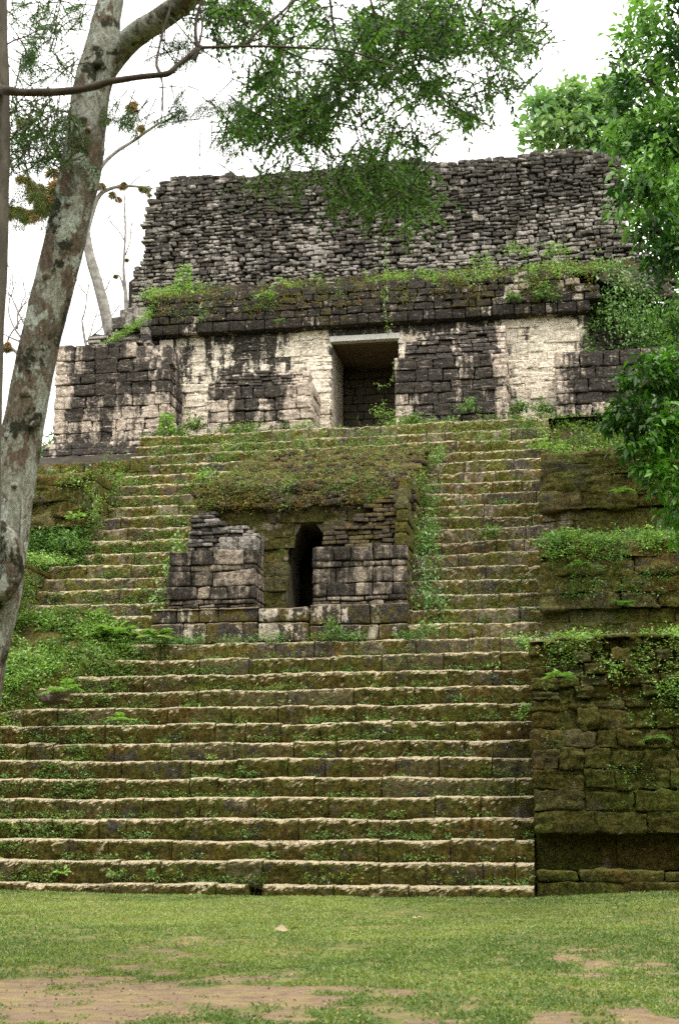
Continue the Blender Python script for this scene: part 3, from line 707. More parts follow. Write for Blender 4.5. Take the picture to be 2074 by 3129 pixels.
# facade wall pieces with the door gap
def wallpiece(x0, x1, z0, z1, yf, name, mat, ch=.27, wr=(.3, .8), r=.02, amp=.018, pr=.01, keep=None, kind='m', cr=True, parent=tp_, batter=0., low=.012, core=None, side=None, gap=.003, tilt=.006, wob=.0):
    g = Geo(); c = courses(x0, x1, z0, z1, ch, wr, keep=keep, wob=wob)
    stones(g, *c, .14, O=(0, yf, 0), r=r, amp=amp, low=low, lay=.032, prot=RG.normal(0, pr, len(c[0])), kind=kind, gap=gap, tilt=tilt, batter=batter, v0=z0)
    if side:
        c = courses(0, side, z0, z1, ch, (.3, .6), keep=(lambda u, v: keep(x1 - .1, v)) if keep else None)
        stones(g, *c, .14, O=(x1, yf, 0), U=(0, 1, 0), N=(1, 0, 0), r=r, amp=amp, low=low, prot=RG.normal(0, pr, len(c[0])), kind=kind, gap=gap)
    return g.build(name, mat, parent, cream=cream)
wallpiece(-12.75, -7.07, 12.1, 15.98, 40.0, 'wall', MS['temple'], ch=.24, wr=(.35, 1.2), amp=.020, low=.03, gap=-.008, r=.014, kind='x')
wallpiece(-5.03, .55, 12.1, 15.98, 40.0, 'wall', MS['temple'], ch=.24, wr=(.35, 1.2), amp=.020, low=.03, gap=-.008, r=.014, kind='x')
wallpiece(-7.07, -5.03, 15.72, 15.98, 40.0, 'wall', MS['temple'], wr=(.4, .7))
g = Geo(); g.box(-12.7, -7.16, 40.12, 43.6, 12, 16); g.box(-4.94, .5, 40.12, 43.6, 12, 16); g.box(-7.16, -4.94, 40.12, 43.6, 15.74, 16); g.box(-7.16, -4.94, 43.5, 45, 12, 16)
g.box(-12.7, .5, 43.55, 46, 12, 16); g.build('core', M_core, tp_)
# door reveals
g = Geo()
c = courses(0, 2.15, 12.1, 15.58, .27, (.5, .9)); stones(g, *c, .14, O=(-7.07, 40.06, 0), U=(0, 1, 0), N=(1, 0, 0), r=.012, amp=.008, kind='m', tone=.1, gap=.001)
g.build('door_jamb', simple('pale_jamb_plaster', (.5, .45, .36), (.42, .37, .29), 7, bump=.5), tp_)
g = Geo(); c = courses(0, 2.15, 12.1, 15.58, .27, (.5, .9)); stones(g, *c, .14, O=(-5.03, 40.06, 0), U=(0, 1, 0), N=(-1, 0, 0), r=.012, amp=.008, kind='m', tone=.1, gap=.001)
g.build('door_jamb', simple('pale_jamb_plaster_right', (.5, .45, .36), (.42, .37, .29), 7, bump=.5), tp_)
g = Geo(); g.box(-7.1, -5.0, 39.93, 40.2, 15.57, 15.735); g.build('lintel', M_plaster, tp_, smooth=False)
for k in range(9):
    g = Geo(); y_ = 40.32 + k * .235; stones(g, [-6.05], [15.63], [1.06], [.10], .1, O=(0, y_ - .1, 0), r=.07, amp=.01, kind='m'); g.build('beam', M_beam, tp_)
g = Geo(); c = courses(-7.2, -4.9, 12.1, 15.8, .28, (.3, .7)); stones(g, *c, .1, O=(0, 42.9, 0), r=.03, amp=.02, kind='m')
g.box(-7.4, -7.2, 42.25, 43.5, 12, 16); g.box(-4.9, -4.7, 42.25, 43.5, 12, 16); g.box(-7.2, -4.9, 42.3, 43.5, 15.6, 15.8)
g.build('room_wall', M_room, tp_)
# cornice and frieze
def cz(u): return 16.0 + .03 * np.sin(u * 1.3)
g = Geo()
c = courses(-12.8, .6, 15.97, 16.30, .32, (.3, .65)); stones(g, *c, .25, O=(0, 39.62, 0), r=.035, amp=.022, prot=RG.normal(0, .02, len(c[0])), kind='m', low=.01)
g.build('cornice', MS['frieze'], tp_, cream=cream)
g = Geo()
c = courses(-12.95, .9, 16.3, 17.35, .25, (.2, .6), keep=lambda u, v: v < 17.5 - max(0, u + .2) * .7, wob=.02); stones(g, *c, .25, O=(0, 39.60, 0), r=.05, amp=.045, lay=.04, prot=RG.normal(0, .035, len(c[0])), batter=.3, v0=16.3, kind='l', low=.03, tilt=.03)
g.build('frieze', MS['frieze'], tp_, cream=cream)
g = Geo(); g.box(-12.9, .5, 39.85, 46, 15.99, 16.9); g.box(-12.6, 2.3, 41.0, 46, 16.5, 17.6); g.build('core', M_core, tp_)
# right end fallen to a rubble slope
g = Geo()
def rs(u, v):
    X = .45 + 4.2 * u; Z = 12.3 + (4.9 - 1.1 * u) * v; Y = 39.25 + 1.9 * v ** 1.2 + .0 * X
    P = np.stack([X, Y, Z], -1); P[..., 1] += .22 * fbm(P, 1.6, 4, 18); return P
sheet(g, rs, 70, 80)
c = courses(.4, 4.4, 14.3, 17.0, .16, (.15, .45), keep=lambda u, v: rnd.random() < .75)
stones(g, *c, .14, O=(0, 39.95, 0), r=.05, amp=.03, prot=RG.normal(0, .07, len(c[0])), batter=.38, v0=14.3, tilt=.1, kind='s')
g.build('rubble_slope', MS['frieze'], tp_, cream=cream)
# sloping ledge between frieze and comb
g = Geo()
def ledge(u, v):
    X = -13.3 + 16.3 * u; Y = 39.98 + 1.75 * v; Z = 17.26 + 1.0 * v + X * 0
    Z = Z - .9 * sm(X, .2, 2.6) * (1 - v) - .5 * sm(-X, 12.4, 13.3)
    P = np.stack([X, Y, Z], -1); P[..., 2] += .12 * fbm(P, 1.8, 4, 22) + .05 * fbm(P, 8, 2, 5); return P
sheet(g, ledge, 300, 50)
hp = ledge(RG.random(520), RG.random(520)); w_ = RG.uniform(.07, .22, 520)
for s in range(520): stones(g, [hp[s, 0]], [hp[s, 2]], [w_[s]], [w_[s] * rnd.uniform(.3, .55)], w_[s] * .6, O=(0, hp[s, 1] - w_[s] * .4, 0), r=.05, amp=.03, tilt=.2, kind='s')
g.build('sloping_ledge', MS['frieze'], tp_, cream=cream)
# roof comb of rough rubble courses
OUT = [(290, 700), (284, 640), (318, 612), (328, 560), (335, 500), (350, 448), (362, 418), (398, 402), (440, 400), (535, 396), (575, 405), (620, 393), (700, 390), (800, 376), (850, 369), (930, 362), (965, 362), (1008, 373), (1060, 364), (1110, 360), (1150, 359), (1215, 350), (1255, 344), (1290, 338), (1350, 339), (1400, 351), (1432, 362), (1440, 420), (1452, 520), (1462, 560), (1500, 600), (1505, 700)]
CP = [tuple(at(px, py, 41.9)[[0, 2]]) for px, py in OUT]; CP = [(CP[0][0], 16.8)] + CP[1:-1] + [(CP[-1][0], 16.8)]
g = Geo()
c = courses(-14, 3.6, 17.0, 22.9, .130, (.14, .46), keep=lambda u, v: inpoly(u, v, CP), wob=.12, var=.3)
cz_ = c[1]; tone = np.clip(RG.random(len(c[0])) * .75 + .45 * fbm(np.stack([c[0], c[1], c[0] * 0], 1), .9, 3, 5) + .0 + .3 * sm(c[1], 18.5, 21.5), 0, 1)
pr = RG.normal(0, .05, len(c[0]))
stones(g, c[0] + RG.normal(0, .02, len(c[0])), c[1] + RG.normal(0, .012, len(c[0])), c[2] * RG.uniform(.85, 1.08, len(c[0])), c[3] * RG.uniform(.7, 1.12, len(c[0])), .17, O=(0, 41.75, 0), r=.04, amp=.05, nsc=9, prot=pr * .7, tilt=.08, batter=.08, v0=17, kind='m', gap=.002, tone=tone, low=.02)
tops = [p for p in CP if p[1] > 20.3]
xs_ = [p[0] for p in tops]; zs_ = [p[1] for p in tops]
for row, dzr in ((0, -.02), (1, -.17)):
    u = xs_[0] - .02
    while u < xs_[-1]:
        w = rnd.uniform(.22, .55); zt = float(np.interp(u + w / 2, xs_, zs_)); sl_ = (float(np.interp(u + w, xs_, zs_)) - float(np.interp(u, xs_, zs_))) / w
        stones(g, [u + w / 2], [zt + dzr + rnd.gauss(0, .02)], [w / 2 + .02], [rnd.uniform(.075, .12)], .3, O=(0, 41.75 + .08 * (zt - 17) - .02, 0), r=.07, amp=.04, kind='l', low=.03, tilt=.03, tone=rnd.uniform(.5, .95)); u += w
g.build('roof_comb', MS['rubble'], tp_, cream=cream)
g = Geo()   # solid mass inside the comb
poly = [(p[0] + (.12 if p[0] < -6 else -.12) * 1, p[1] - .10) for p in CP]; n = len(poly)
V = [(p[0], (42.0 + .08 * max(0, p[1] - 17)) if y_ < 42 else y_, p[1]) for y_ in (41.95, 44.6) for p in poly]
bm_v = V
import bmesh
bm = bmesh.new(); f = [bm.verts.new(v) for v in V[:n]]; b = [bm.verts.new(v) for v in V[n:]]
bm.faces.new(f); bm.faces.new(b[::-1])
for k in range(n): bm.faces.new((f[k], b[k], b[(k + 1) % n], f[(k + 1) % n]))
bmesh.ops.recalc_face_normals(bm, faces=bm.faces)
me = bpy.data.meshes.new('core'); bm.to_mesh(me); bm.free(); me.materials.append(M_core); oc = bpy.data.objects.new('core', me); oc.parent = tp_; COL.objects.link(oc)
# left end of the upper zone: broken corner masses
g = Geo()
rubble_heap(g, -14.5, -12.5, 14.9, lambda u: np.interp(u, [-14.5, -14.1, -13.0, -12.75, -12.5], [15.6, 16.2, 16.35, 15.8, 15.2]), 39.2, ch=.12, wr=(.3, .7), batter=.22, hd=.25, r=.03)
c = courses(-13.75, -12.6, 16.15, 16.55, .38, (.6, .8)); stones(g, *c, .3, O=(0, 39.3, 0), r=.05, amp=.03, kind='l')
c = courses(-13.6, -12.7, 16.55, 16.9, .34, (.5, .7)); stones(g, *c, .3, O=(0, 39.55, 0), r=.05, amp=.03, kind='l')
c = courses(0, .7, 15.0, 16.55, .3, (.3, .5)); stones(g, *c, .12, O=(-12.58, 39.3, 0), U=(0, 1, 0), N=(1, 0, 0), r=.03, amp=.02, kind='m')
g.box(-14.3, -12.7, 39.6, 41.5, 12, 16.1); g.box(-13.6, -12.7, 39.75, 41.9, 15, 16.9)
g.build('broken_corner', MS['rubble'], tp_, cream=cream)
g = Geo(); stones(g, [-11.9 - .28, -12.2], [15.6, 14.9], [.22, .16], [.35, .3], .1, O=(0, 39.93, 0), r=.02, amp=.02, kind='m', tone=.02); 
g.build('plaster_patch', simple('cream_plaster', (.66, .6, .5), (.55, .48, .38), 5), tp_)
# piers
def pier(x0, x1, z0, z1, yf, ch, wr, extra=None, batter=.0, keep=None, side=True):
    g = Geo(); c = courses(x0, x1, z0, z1, ch, wr, keep=keep, wob=.015)
    stones(g, *c, .17, O=(0, yf, 0), r=.038 * RG.uniform(.6, 1.6, len(c[0])), amp=.034, low=.03, lay=.05, prot=RG.normal(0, .028, len(c[0])), kind='x', gap=.005, tilt=.02, batter=batter, v0=z0)
    c = courses(0, 40.0 - yf, z0, z1, ch, (.3, .6))
    if side: stones(g, *c, .17, O=(x1, yf, 0), U=(0, 1, 0), N=(1, 0, 0), r=.04, amp=.024, low=.02, prot=RG.normal(0, .018, len(c[0])), kind='m', gap=.006)
    g.box(x0 + .08, x1 - .12, yf + .2, 40.05, z0, z1 - .1)
    def tpf(u, v):
        X = x0 + .04 + (x1 - x0 - .08) * u; Y = yf + .05 + (40.0 - yf) * v; P = np.stack([X, Y, z1 - .06 + X * 0], -1); P[..., 2] += .03 * fbm(P, 3, 3, 8); return P
    if keep is None: sheet(g, tpf, 40, 24)
    if extra: extra(g)
    return g.build('pier', MS['pier'], tp_, cream=cream)
pier(-10.45, -7.37, 12.1, 13.86, 38.5, .36, (.35, .75), lambda g: rubble_heap(g, -10.3, -7.5, 13.8, lambda u: np.interp(u, [-10.3, -9.9, -8.5, -7.8, -7.5], [14.05, 14.3, 14.45, 14.4, 14.1]), 38.62, ch=.11, wr=(.2, .5), batter=.4, hd=.3))
pier(-4.97, -1.78, 12.1, 14.42, 38.5, .33, (.3, .75), lambda g: (rubble_heap(g, -4.7, -1.82, 14.35, lambda u: np.interp(u, [-4.7, -4.3, -3.5, -1.8], [14.9, 15.2, 15.45, 15.5]), 38.6, ch=.14, wr=(.25, .6), batter=.45, hd=.35), g.box(-4.6, -1.9, 39.2, 40.1, 14, 15.2)))
pier(-.45, 3.6, 12.1, 14.38, 38.5, .36, (.35, .8))
# left wing
wk = lambda u, v: v < np.interp(u, [-15.1, -14.0, -13.0, -12.3, -11.7, -11.5], [15.42, 15.4, 15.35, 14.9, 14.3, 14.1])
def wingx(g):
    rubble_heap(g, -13.6, -11.6, 14.2, lambda u: np.interp(u, [-13.6, -13.0, -12.4, -12.0, -11.6], [15.6, 15.7, 15.2, 14.75, 14.3]), 38.6, ch=.10, wr=(.3, .8), batter=.25, hd=.3)
    g.box(-15.0, -11.7, 38.7, 40.3, 11, 14.0); g.box(-15.0, -12.7, 38.7, 40.3, 13.9, 15.2)
pier(-15.15, -11.58, 12.35, 15.42, 38.5, .37, (.32, .72), wingx, keep=wk, side=False)
g = Geo(); c = courses(0, 1.5, 12.35, 14.15, .36, (.35, .6)); stones(g, *c, .17, O=(-11.58, 38.5, 0), U=(0, 1, 0), N=(1, 0, 0), r=.04, amp=.024, low=.02, kind='m')
c = courses(-15.4, -11.45, 11.05, 12.36, .20, (.5, 1.2)); stones(g, *c, .2, O=(0, 38.02, 0), r=.03, amp=.03, low=.03, batter=.32, v0=11.1, kind='l', gap=.002)
g.build('plinth', MS['pier'], tp_, cream=cream)
g = Geo(); g.box(-15.2, -11.6, 38.5, 43, 10.5, 12.4); g.box(-15.0, -12.5, 40, 44, 12, 15.2); g.build('core', M_core, tp_)

# ================================================================== TREES
def trunk_part(name, root, pts, rad, mat, ns=24, sub=8, bumps=.07, nsc=2.2, extra=None):
    g = Geo(); tube(g, pts, rad, ns, sub, bumps, nsc)
    if extra: extra(g)
    return g.build(name, mat, root)
# leaning tree in front, left
YT = 10.0
tl = thing('leaning_tree', 'leaning tree with mottled grey and brown bark crossing the left of the view', 'tree')
ctr = [(-150, 2650), (-95, 2000), (-48, 1600), (-22, 1470), (0, 1340), (24, 1200), (52, 1000), (92, 800), (140, 600), (186, 400), (213, 210), (238, 110), (248, 40), (262, -40), (285, -260)]
pts = [at(px, py, YT) for px, py in ctr]
rr = [.235, .20, .17, .168, .172, .160, .155, .152, .158, .162, .148, .14, .115, .10, .08]
g_ = []
def knots(g):
    for px, py, r_ in [(112, 640, .05), (62, 910, .055), (75, 985, .03), (160, 470, .03), (228, 150, .05), (35, 1120, .03), (205, 300, .025)]:
        c = at(px, py, YT - .13); tube(g, [c + (0, .06, .03), c, c + (.01, -.03, -.02)], [r_ * 1.3, r_, r_ * .45], 10, 4, .35, 14)
trunk_part('trunk', tl, pts, rr, M_bark, ns=72, sub=26, bumps=.10, nsc=2.6, extra=knots)
trunk_part('limb', tl, [at(236, 175, YT), at(275, 120, YT), at(318, 78, YT - .1), at(370, 45, YT - .3), at(430, 0, YT - .6), at(520, -80, YT - 1)], [.09, .10, .098, .09, .085, .07], M_bark, ns=24, bumps=.08)
g = Geo(); tube(g, [at(-30, 1195, YT - .12), at(18, 1240, YT - .20), at(34, 1300, YT - .20), at(10, 1370, YT - .17), at(-40, 1380, YT - .12)], [.06, .07, .075, .07, .06], 16, 6, .1, 3)
tube(g, [at(53, 1130, YT - .09), at(50, 1250, YT - .14), at(42, 1340, YT - .16), at(18, 1385, YT - .16), at(-20, 1395, YT - .14)], [.006, .012, .016, .016, .012], 8, 5, .1, 3)
g.build('burl', M_bark, tl)

# second tree at the frame's left edge, with the dark branch and the overhanging crown
te = thing('edge_tree', 'slim tree at the left edge whose dark branch and feathery crown hang overhead', 'tree')
YE = 9.3
trunk_part('trunk', te, [at(px, py, YE) for px, py in [(-150, 2900), (-100, 2200), (-40, 1500), (-20, 1000), (-12, 800), (-3, 600), (0, 420), (2, 200), (-4, 0), (-12, -250)]], [.12, .11, .10, .075, .07, .066, .072, .07, .066, .05], M_bark2, ns=20, bumps=.14, nsc=3)
YB = 9.0
br = [(-10, 205), (20, 210), (60, 214), (115, 213), (170, 209), (215, 201), (250, 190), (290, 183), (330, 177), (372, 173), (392, 168), (412, 150), (440, 128), (458, 112), (500, 109), (560, 107), (640, 108), (730, 112), (800, 118), (870, 138), (930, 170)]
brr = [.042, .036, .030, .032, .028, .027, .026, .024, .023, .022, .021, .019, .018, .017, .012, .010, .009, .008, .007, .006, .004]
g = Geo(); tube(g, [at(px, py, YB + (.3 if k == 0 else 0) - (.0 if k < 10 else -.06 * (k - 10))) for k, (px, py) in enumerate(br)], brr, 12, 5, .22, 9)
def twig(path, r0, r1, Y0, Y1=None):
    Y1 = Y0 if Y1 is None else Y1; n = len(path)
    tube(g, [at(px, py, Y0 + (Y1 - Y0) * k / (n - 1)) for k, (px, py) in enumerate(path)], np.linspace(r0, r1, n), 6, 4, .12, 9)
for pth, a, b, y0, y1 in [
    ([(372, 173), (362, 150), (366, 120), (378, 70), (392, 25), (400, -20)], .012, .009, YB, YB + .3), ([(458, 112), (452, 80), (455, 40), (470, -10)], .014, .012, YB, YB),
    ([(458, 112), (468, 60), (462, 10), (480, -30)], .010, .008, YB, 9.4), ([(458, 112), (430, 80), (410, 55), (395, 40)], .007, .004, YB, 9.3),
    ([(458, 112), (490, 130), (520, 150), (548, 170), (560, 200)], .006, .003, 9.1, 9.4), ([(560, 107), (610, 60), (660, 20), (690, -20)], .012, .012, 9.4, 9.8),
    ([(640, 108), (700, 135), (760, 150), (800, 190), (820, 250), (870, 330), (900, 430)], .008, .003, 9.6, 10.2), ([(1010, -20), (960, 60), (925, 110), (890, 150), (860, 240)], .014, .004, 10.4, 10.6),
    ([(760, -20), (770, 60), (785, 160), (770, 300), (690, 360), (660, 400)], .012, .003, 10.2, 10.6), ([(1120, -20), (1100, 60), (1060, 140), (1040, 230)], .010, .003, 10.4, 10.8),
    ([(700, -20), (640, 60), (600, 160), (590, 260), (560, 330)], .010, .003, 10, 10.4), ([(850, -20), (870, 80), (830, 200), (850, 330), (940, 420), (990, 460)], .010, .002, 10, 10.6),
    ([(0, 115), (30, 95), (60, 85), (90, 70), (130, 66)], .009, .003, YE, 9.5), ([(372, 173), (376, 200), (375, 255)], .006, .008, YB, YB), ([(373, 175), (366, 230), (362, 285)], .002, .002, YB, YB),
    ([(30, 350), (80, 345), (130, 370), (170, 400)], .005, .002, YE, 9.8), ([(20, 260), (80, 255), (150, 290), (190, 340)], .006, .002, YE, 9.8), ([(458, 112), (450, 140)], .02, .016, YB, YB)]:
    twig(pth, a, b, y0, y1)
g.build('branch', M_twig, te)
def sprays(g, polys, n, Yr, tl_=(.22, .45), nl=(14, 22), L=(.04, .062), wf=.38, droop=.5, dens=None, tones=(0, 1), thin=False):
    for _ in range(n):
        poly, wgt = polys[_ % len(polys)], 1
        xs = [p[0] for p in poly]; ys = [p[1] for p in poly]
        for t in range(40):
            px, py = rnd.uniform(min(xs), max(xs)), rnd.uniform(min(ys), max(ys))
            if inpoly(px, py, poly) and (dens is None or dens(px, py) > rnd.random()): break
        else: continue
        Y = rnd.uniform(*Yr); p0 = at(px, py, Y); ln = rnd.uniform(*tl_); k = rnd.randint(*nl)
        dr = unit(np.array((rnd.gauss(0, .8), rnd.gauss(0, .5), rnd.gauss(-.25, .5) - droop * .3)))
        p0 = p0 - dr * ln * .5
        t = (np.arange(k) + .5) / k; path = p0 + dr * (ln * t)[:, None]; path[:, 2] -= droop * ln * .5 * t ** 2
        sdv = unit(np.cross(dr, (rnd.gauss(0, .3), rnd.gauss(0, .5), 1)))
        sg = np.where(np.arange(k) % 2 == 0, 1., -1.)[:, None]
        dl = dr * .75 + sdv * sg + RG.normal(0, .22, (k, 3)); dl[:, 2] -= .2
        LL = RG.uniform(*L, k) * (1 - .35 * np.abs(t - .5) * 2)
        base = rnd.uniform(*tones)
        leaves(g, path, dl, LL, LL * wf * RG.uniform(.8, 1.2, k), tone=np.clip(base + RG.normal(0, .15, k), 0, .94), fold=.15)
        tube(g, [p0, p0 + dr * ln * .5 + np.array((0, 0, -droop * ln * .125)), p0 + dr * ln + np.array((0, 0, -droop * ln * .5))], [.006, .0045, .002], 3, 1, mi=1)
pA = [(470, -10), (540, 60), (600, 40), (640, 100), (560, 180), (560, 250), (500, 290), (560, 330), (650, 330), (700, 350), (760, 330), (780, 250), (850, 290), (880, 330), (950, 350), (1000, 330), (1060, 300), (1120, 270), (1170, 220), (1230, 185), (1180, 150), (1240, 130), (1250, 60), (1230, -20)]
pB = [(560, 180), (680, 150), (790, 170), (780, 330), (700, 350), (620, 340), (560, 310)]
pC = [(740, 420), (800, 350), (860, 330), (920, 370), (1000, 390), (1030, 440), (1000, 500), (950, 540), (880, 500), (820, 490), (760, 470)]
pD = [(530, 400), (600, 390), (660, 380), (740, 350), (770, 380), (700, 430), (640, 470), (590, 440), (560, 430)]
pE = [(830, 60), (1100, 20), (1180, 110), (1060, 200), (940, 210), (860, 150)]
dn = lambda px, py: .62 + 1.1 * float(fbm(np.array([[px * .011, py * .014, 0.]]), 1, 2, 3)[0])
g = Geo()
sprays(g, [pA], 860, (9.6, 12.4), L=(.055, .088), wf=.42, nl=(10, 17), dens=dn)
sprays(g, [pB, pE], 250, (9.8, 12.0), L=(.055, .088), wf=.42, nl=(10, 17), dens=dn)
sprays(g, [pC], 190, (9.6, 10.8), L=(.045, .065), wf=.42, tones=(.4, 1), dens=dn)
sprays(g, [pD], 42, (9.6, 10.4), tones=(.6, 1), L=(.035, .05))
sprays(g, [[(470, 0), (620, 0), (640, 70), (560, 120), (500, 110)]], 60, (9.6, 11), L=(.05, .08), nl=(10, 16))
sprays(g, [[(385, -10), (560, -10), (560, 90), (480, 100), (400, 40)]], 34, (9.4, 10.6), L=(.045, .07), nl=(10, 16))
g.build('crown', [L_canopy, M_twig], te)
# feathery twice-divided fronds
g = Geo()
def fronds(polys, n, Yr):
    for _ in range(n):
        poly = polys[_ % len(polys)]; xs = [p[0] for p in poly]; ys = [p[1] for p in poly]
        for t in range(40):
            px, py = rnd.uniform(min(xs), max(xs)), rnd.uniform(min(ys), max(ys))
            if inpoly(px, py, poly): break
        Y = rnd.uniform(*Yr); p0 = at(px, py, Y); dr = unit(np.array((rnd.gauss(.3, .8), rnd.gauss(0, .4), rnd.gauss(-.5, .4)))); ln = rnd.uniform(.14, .26)
        sdv = unit(np.cross(dr, (rnd.gauss(0, .4), 1, rnd.gauss(0, .4))))
        base = rnd.random()
        for s in range(7):
            t = (s + 1) / 7; q = p0 + dr * ln * t
            for sg in (-1, 1):
                d2 = unit(dr * .7 + sdv * sg); l2 = ln * .45 * (1 - .5 * abs(t - .4)); kk = 5
                tt = (np.arange(kk) + .5) / kk; pp = q + d2 * (l2 * tt)[:, None]; pp[:, 2] -= .15 * l2 * tt ** 2
                s2 = unit(np.cross(d2, np.cross(dr, sdv)))
                dd = np.concatenate([d2 * .5 + s2, d2 * .5 - s2]).reshape(2, 3).repeat(kk, 0)
                leaves(g, np.vstack([pp, pp]), dd + RG.normal(0, .15, (2 * kk, 3)), .030, .009, tone=np.clip(base + RG.normal(0, .1, 2 * kk), 0, .9))
                tube(g, [q, pp[-1]], [.0012, .0006], 3, 1, mi=1)
        tube(g, [p0, p0 + dr * ln], [.002, .001], 3, 1, mi=1)
fl1 = [(25, -10), (190, -10), (200, 40), (150, 90), (190, 130), (170, 190), (110, 170), (90, 210), (40, 190), (30, 100)]
fl2 = [(25, 230), (110, 225), (180, 260), (190, 330), (170, 400), (120, 370), (60, 390), (20, 380)]
fl3 = [(400, 190), (470, 180), (540, 210), (540, 290), (500, 350), (440, 350), (400, 290)]
fl4 = [(310, 60), (400, 50), (450, 130), (400, 160), (330, 120)]; fl5 = [(20, 430), (80, 420), (100, 470), (40, 490)]; fl6 = [(250, 220), (320, 230), (350, 260), (300, 290), (250, 270)]
sprays(g, [fl1, fl2], 200, (9.4, 11.2), tl_=(.2, .38), nl=(14, 22), L=(.032, .055), wf=.26, droop=.6)
sprays(g, [fl2], 110, (9.4, 11), tl_=(.2, .38), nl=(14, 22), L=(.032, .055), wf=.26, droop=.6)
sprays(g, [fl3, fl4, fl6], 40, (9.4, 10.2), tl_=(.2, .34), nl=(14, 20), L=(.028, .045), wf=.2, droop=.6)
fronds([fl1, fl2, fl2, fl1], 30, (9.4, 11.2)); fronds([fl3], 15, (9.4, 10.2)); fronds([fl4, fl6], 13, (9.4, 10)); fronds([fl5], 10, (9.6, 10.2))
fronds([[(80, 280), (170, 280), (180, 370), (110, 380)], [(30, 20), (120, 10), (130, 90), (50, 120)]], 10, (9.6, 10.8))
g.build('fronds', [L_frond, M_twig], te)

def crown(g, blobs, per, L, wf=.5, sub=.4, droop=.3, shell_=.75, tone_n=.8, spread=1.):
    """clumps of leaves over the outside of each blob"""
    for (px, py, rp, Y) in blobs:
        c = at(px, py, Y); R = rp / 1568 * 2074 / F * Y
        n = int(per * (R ** 2)); 
        d = rdir(n); d[:, 2] = d[:, 2] * .9 + .1
        rad = R * (shell_ + (1 - shell_) * RG.random(n)) * (1 + .3 * fbm(d * 2 + c, 1.2, 2, 3)); rad[RG.random(n) < .25] *= .72
        cc = c + d * rad[:, None] * (1, 1, .95)
        m = 15
        off = RG.normal(0, sub * .5, (n, m, 3)) * (1, 1, .6)
        P = (cc[:, None] + off).reshape(-1, 3); dd = np.repeat(d, m, 0) * .8 + RG.normal(0, .6, (n * m, 3)) * spread; dd[:, 2] -= droop
        tn = np.repeat(np.clip(.5 + tone_n * fbm(cc, 1.5, 2, 31), 0, .9), m) + RG.normal(0, .15, n * m)
        LL = RG.uniform(*L, n * m); leaves(g, P, dd, LL, LL * wf, tone=np.clip(tn, 0, .94), roll=RG.normal(0, .7, n * m))
# big leafy tree on the right
tr = thing('jungle_tree', 'tall leafy tree filling the upper right edge beside the roof comb', 'tree')
g = Geo(); tube(g, [(5.2, 30.2, 0), (5.0, 30, 4), (4.7, 29.6, 9), (4.3, 29.2, 14), (3.9, 29, 18), (4.2, 29, 22)], [.45, .38, .33, .28, .2, .1], 16, 5, .1, 1.5)
for e in ((2.2, 28.6, 17), (1.6, 28, 13.5), (2.8, 28, 20), (2.3, 27.5, 10.5)):
    tube(g, [(4.5, 29.4, e[2] - 2.4), (3.5, 29, e[2] - 1), e], [.13, .09, .03], 8, 4, .1, 2)
for a_, b_, r_ in [([(1600, 620), (1545, 560), (1500, 500), (1455, 470)], 28.1, .07), ([(1600, 330), (1550, 260), (1500, 190), (1450, 170)], 28.2, .07), ([(1590, 150), (1560, 80), (1520, 20)], 28.2, .06), ([(1545, 560), (1530, 620), (1500, 660)], 28.1, .03)]:
    tube(g, [at(x_, y_, b_) for x_, y_ in a_], np.linspace(r_, r_ * .25, len(a_)), 7, 4, .12, 2)
g.build('trunk', M_bark2, tr)
g = Geo()
BL = [(1535, 20, 62, 28), (1475, 95, 44, 28.5), (1430, 150, 24, 28.8), (1560, 130, 70, 28), (1432, 205, 34, 29), (1500, 205, 60, 28), (1395, 215, 14, 29), (1570, 290, 80, 28), (1448, 285, 44, 28.4), (1510, 350, 58, 28), (1465, 430, 44, 28), (1560, 440, 70, 28), (1438, 470, 26, 27.6), (1418, 478, 12, 27.6),
          (1500, 520, 46, 28), (1570, 570, 56, 28), (1530, 620, 34, 28.5), (1490, 590, 22, 28.4), (1432, 340, 26, 28.6), (1575, 700, 34, 28.5), (1550, 740, 24, 28.5), (1470, 60, 26, 28.5), (1500, 660, 16, 28.5), (1660, 120, 90, 28.6), (1660, 330, 95, 28.8), (1700, -30, 90, 29.4), (1690, 540, 80, 29), (1780, 250, 100, 30.4), (1500, -60, 60, 28.6), (1590, -110, 70, 29)]
crown(g, BL, 95, (.14, .27), .45, .30, tone_n=1.3); crown(g, [(a, b, r * 1.12, y) for a, b, r, y in BL], 22, (.10, .2), .42, .4, shell_=.9, tone_n=1.3)
g.build('crown', L_jungle, tr)
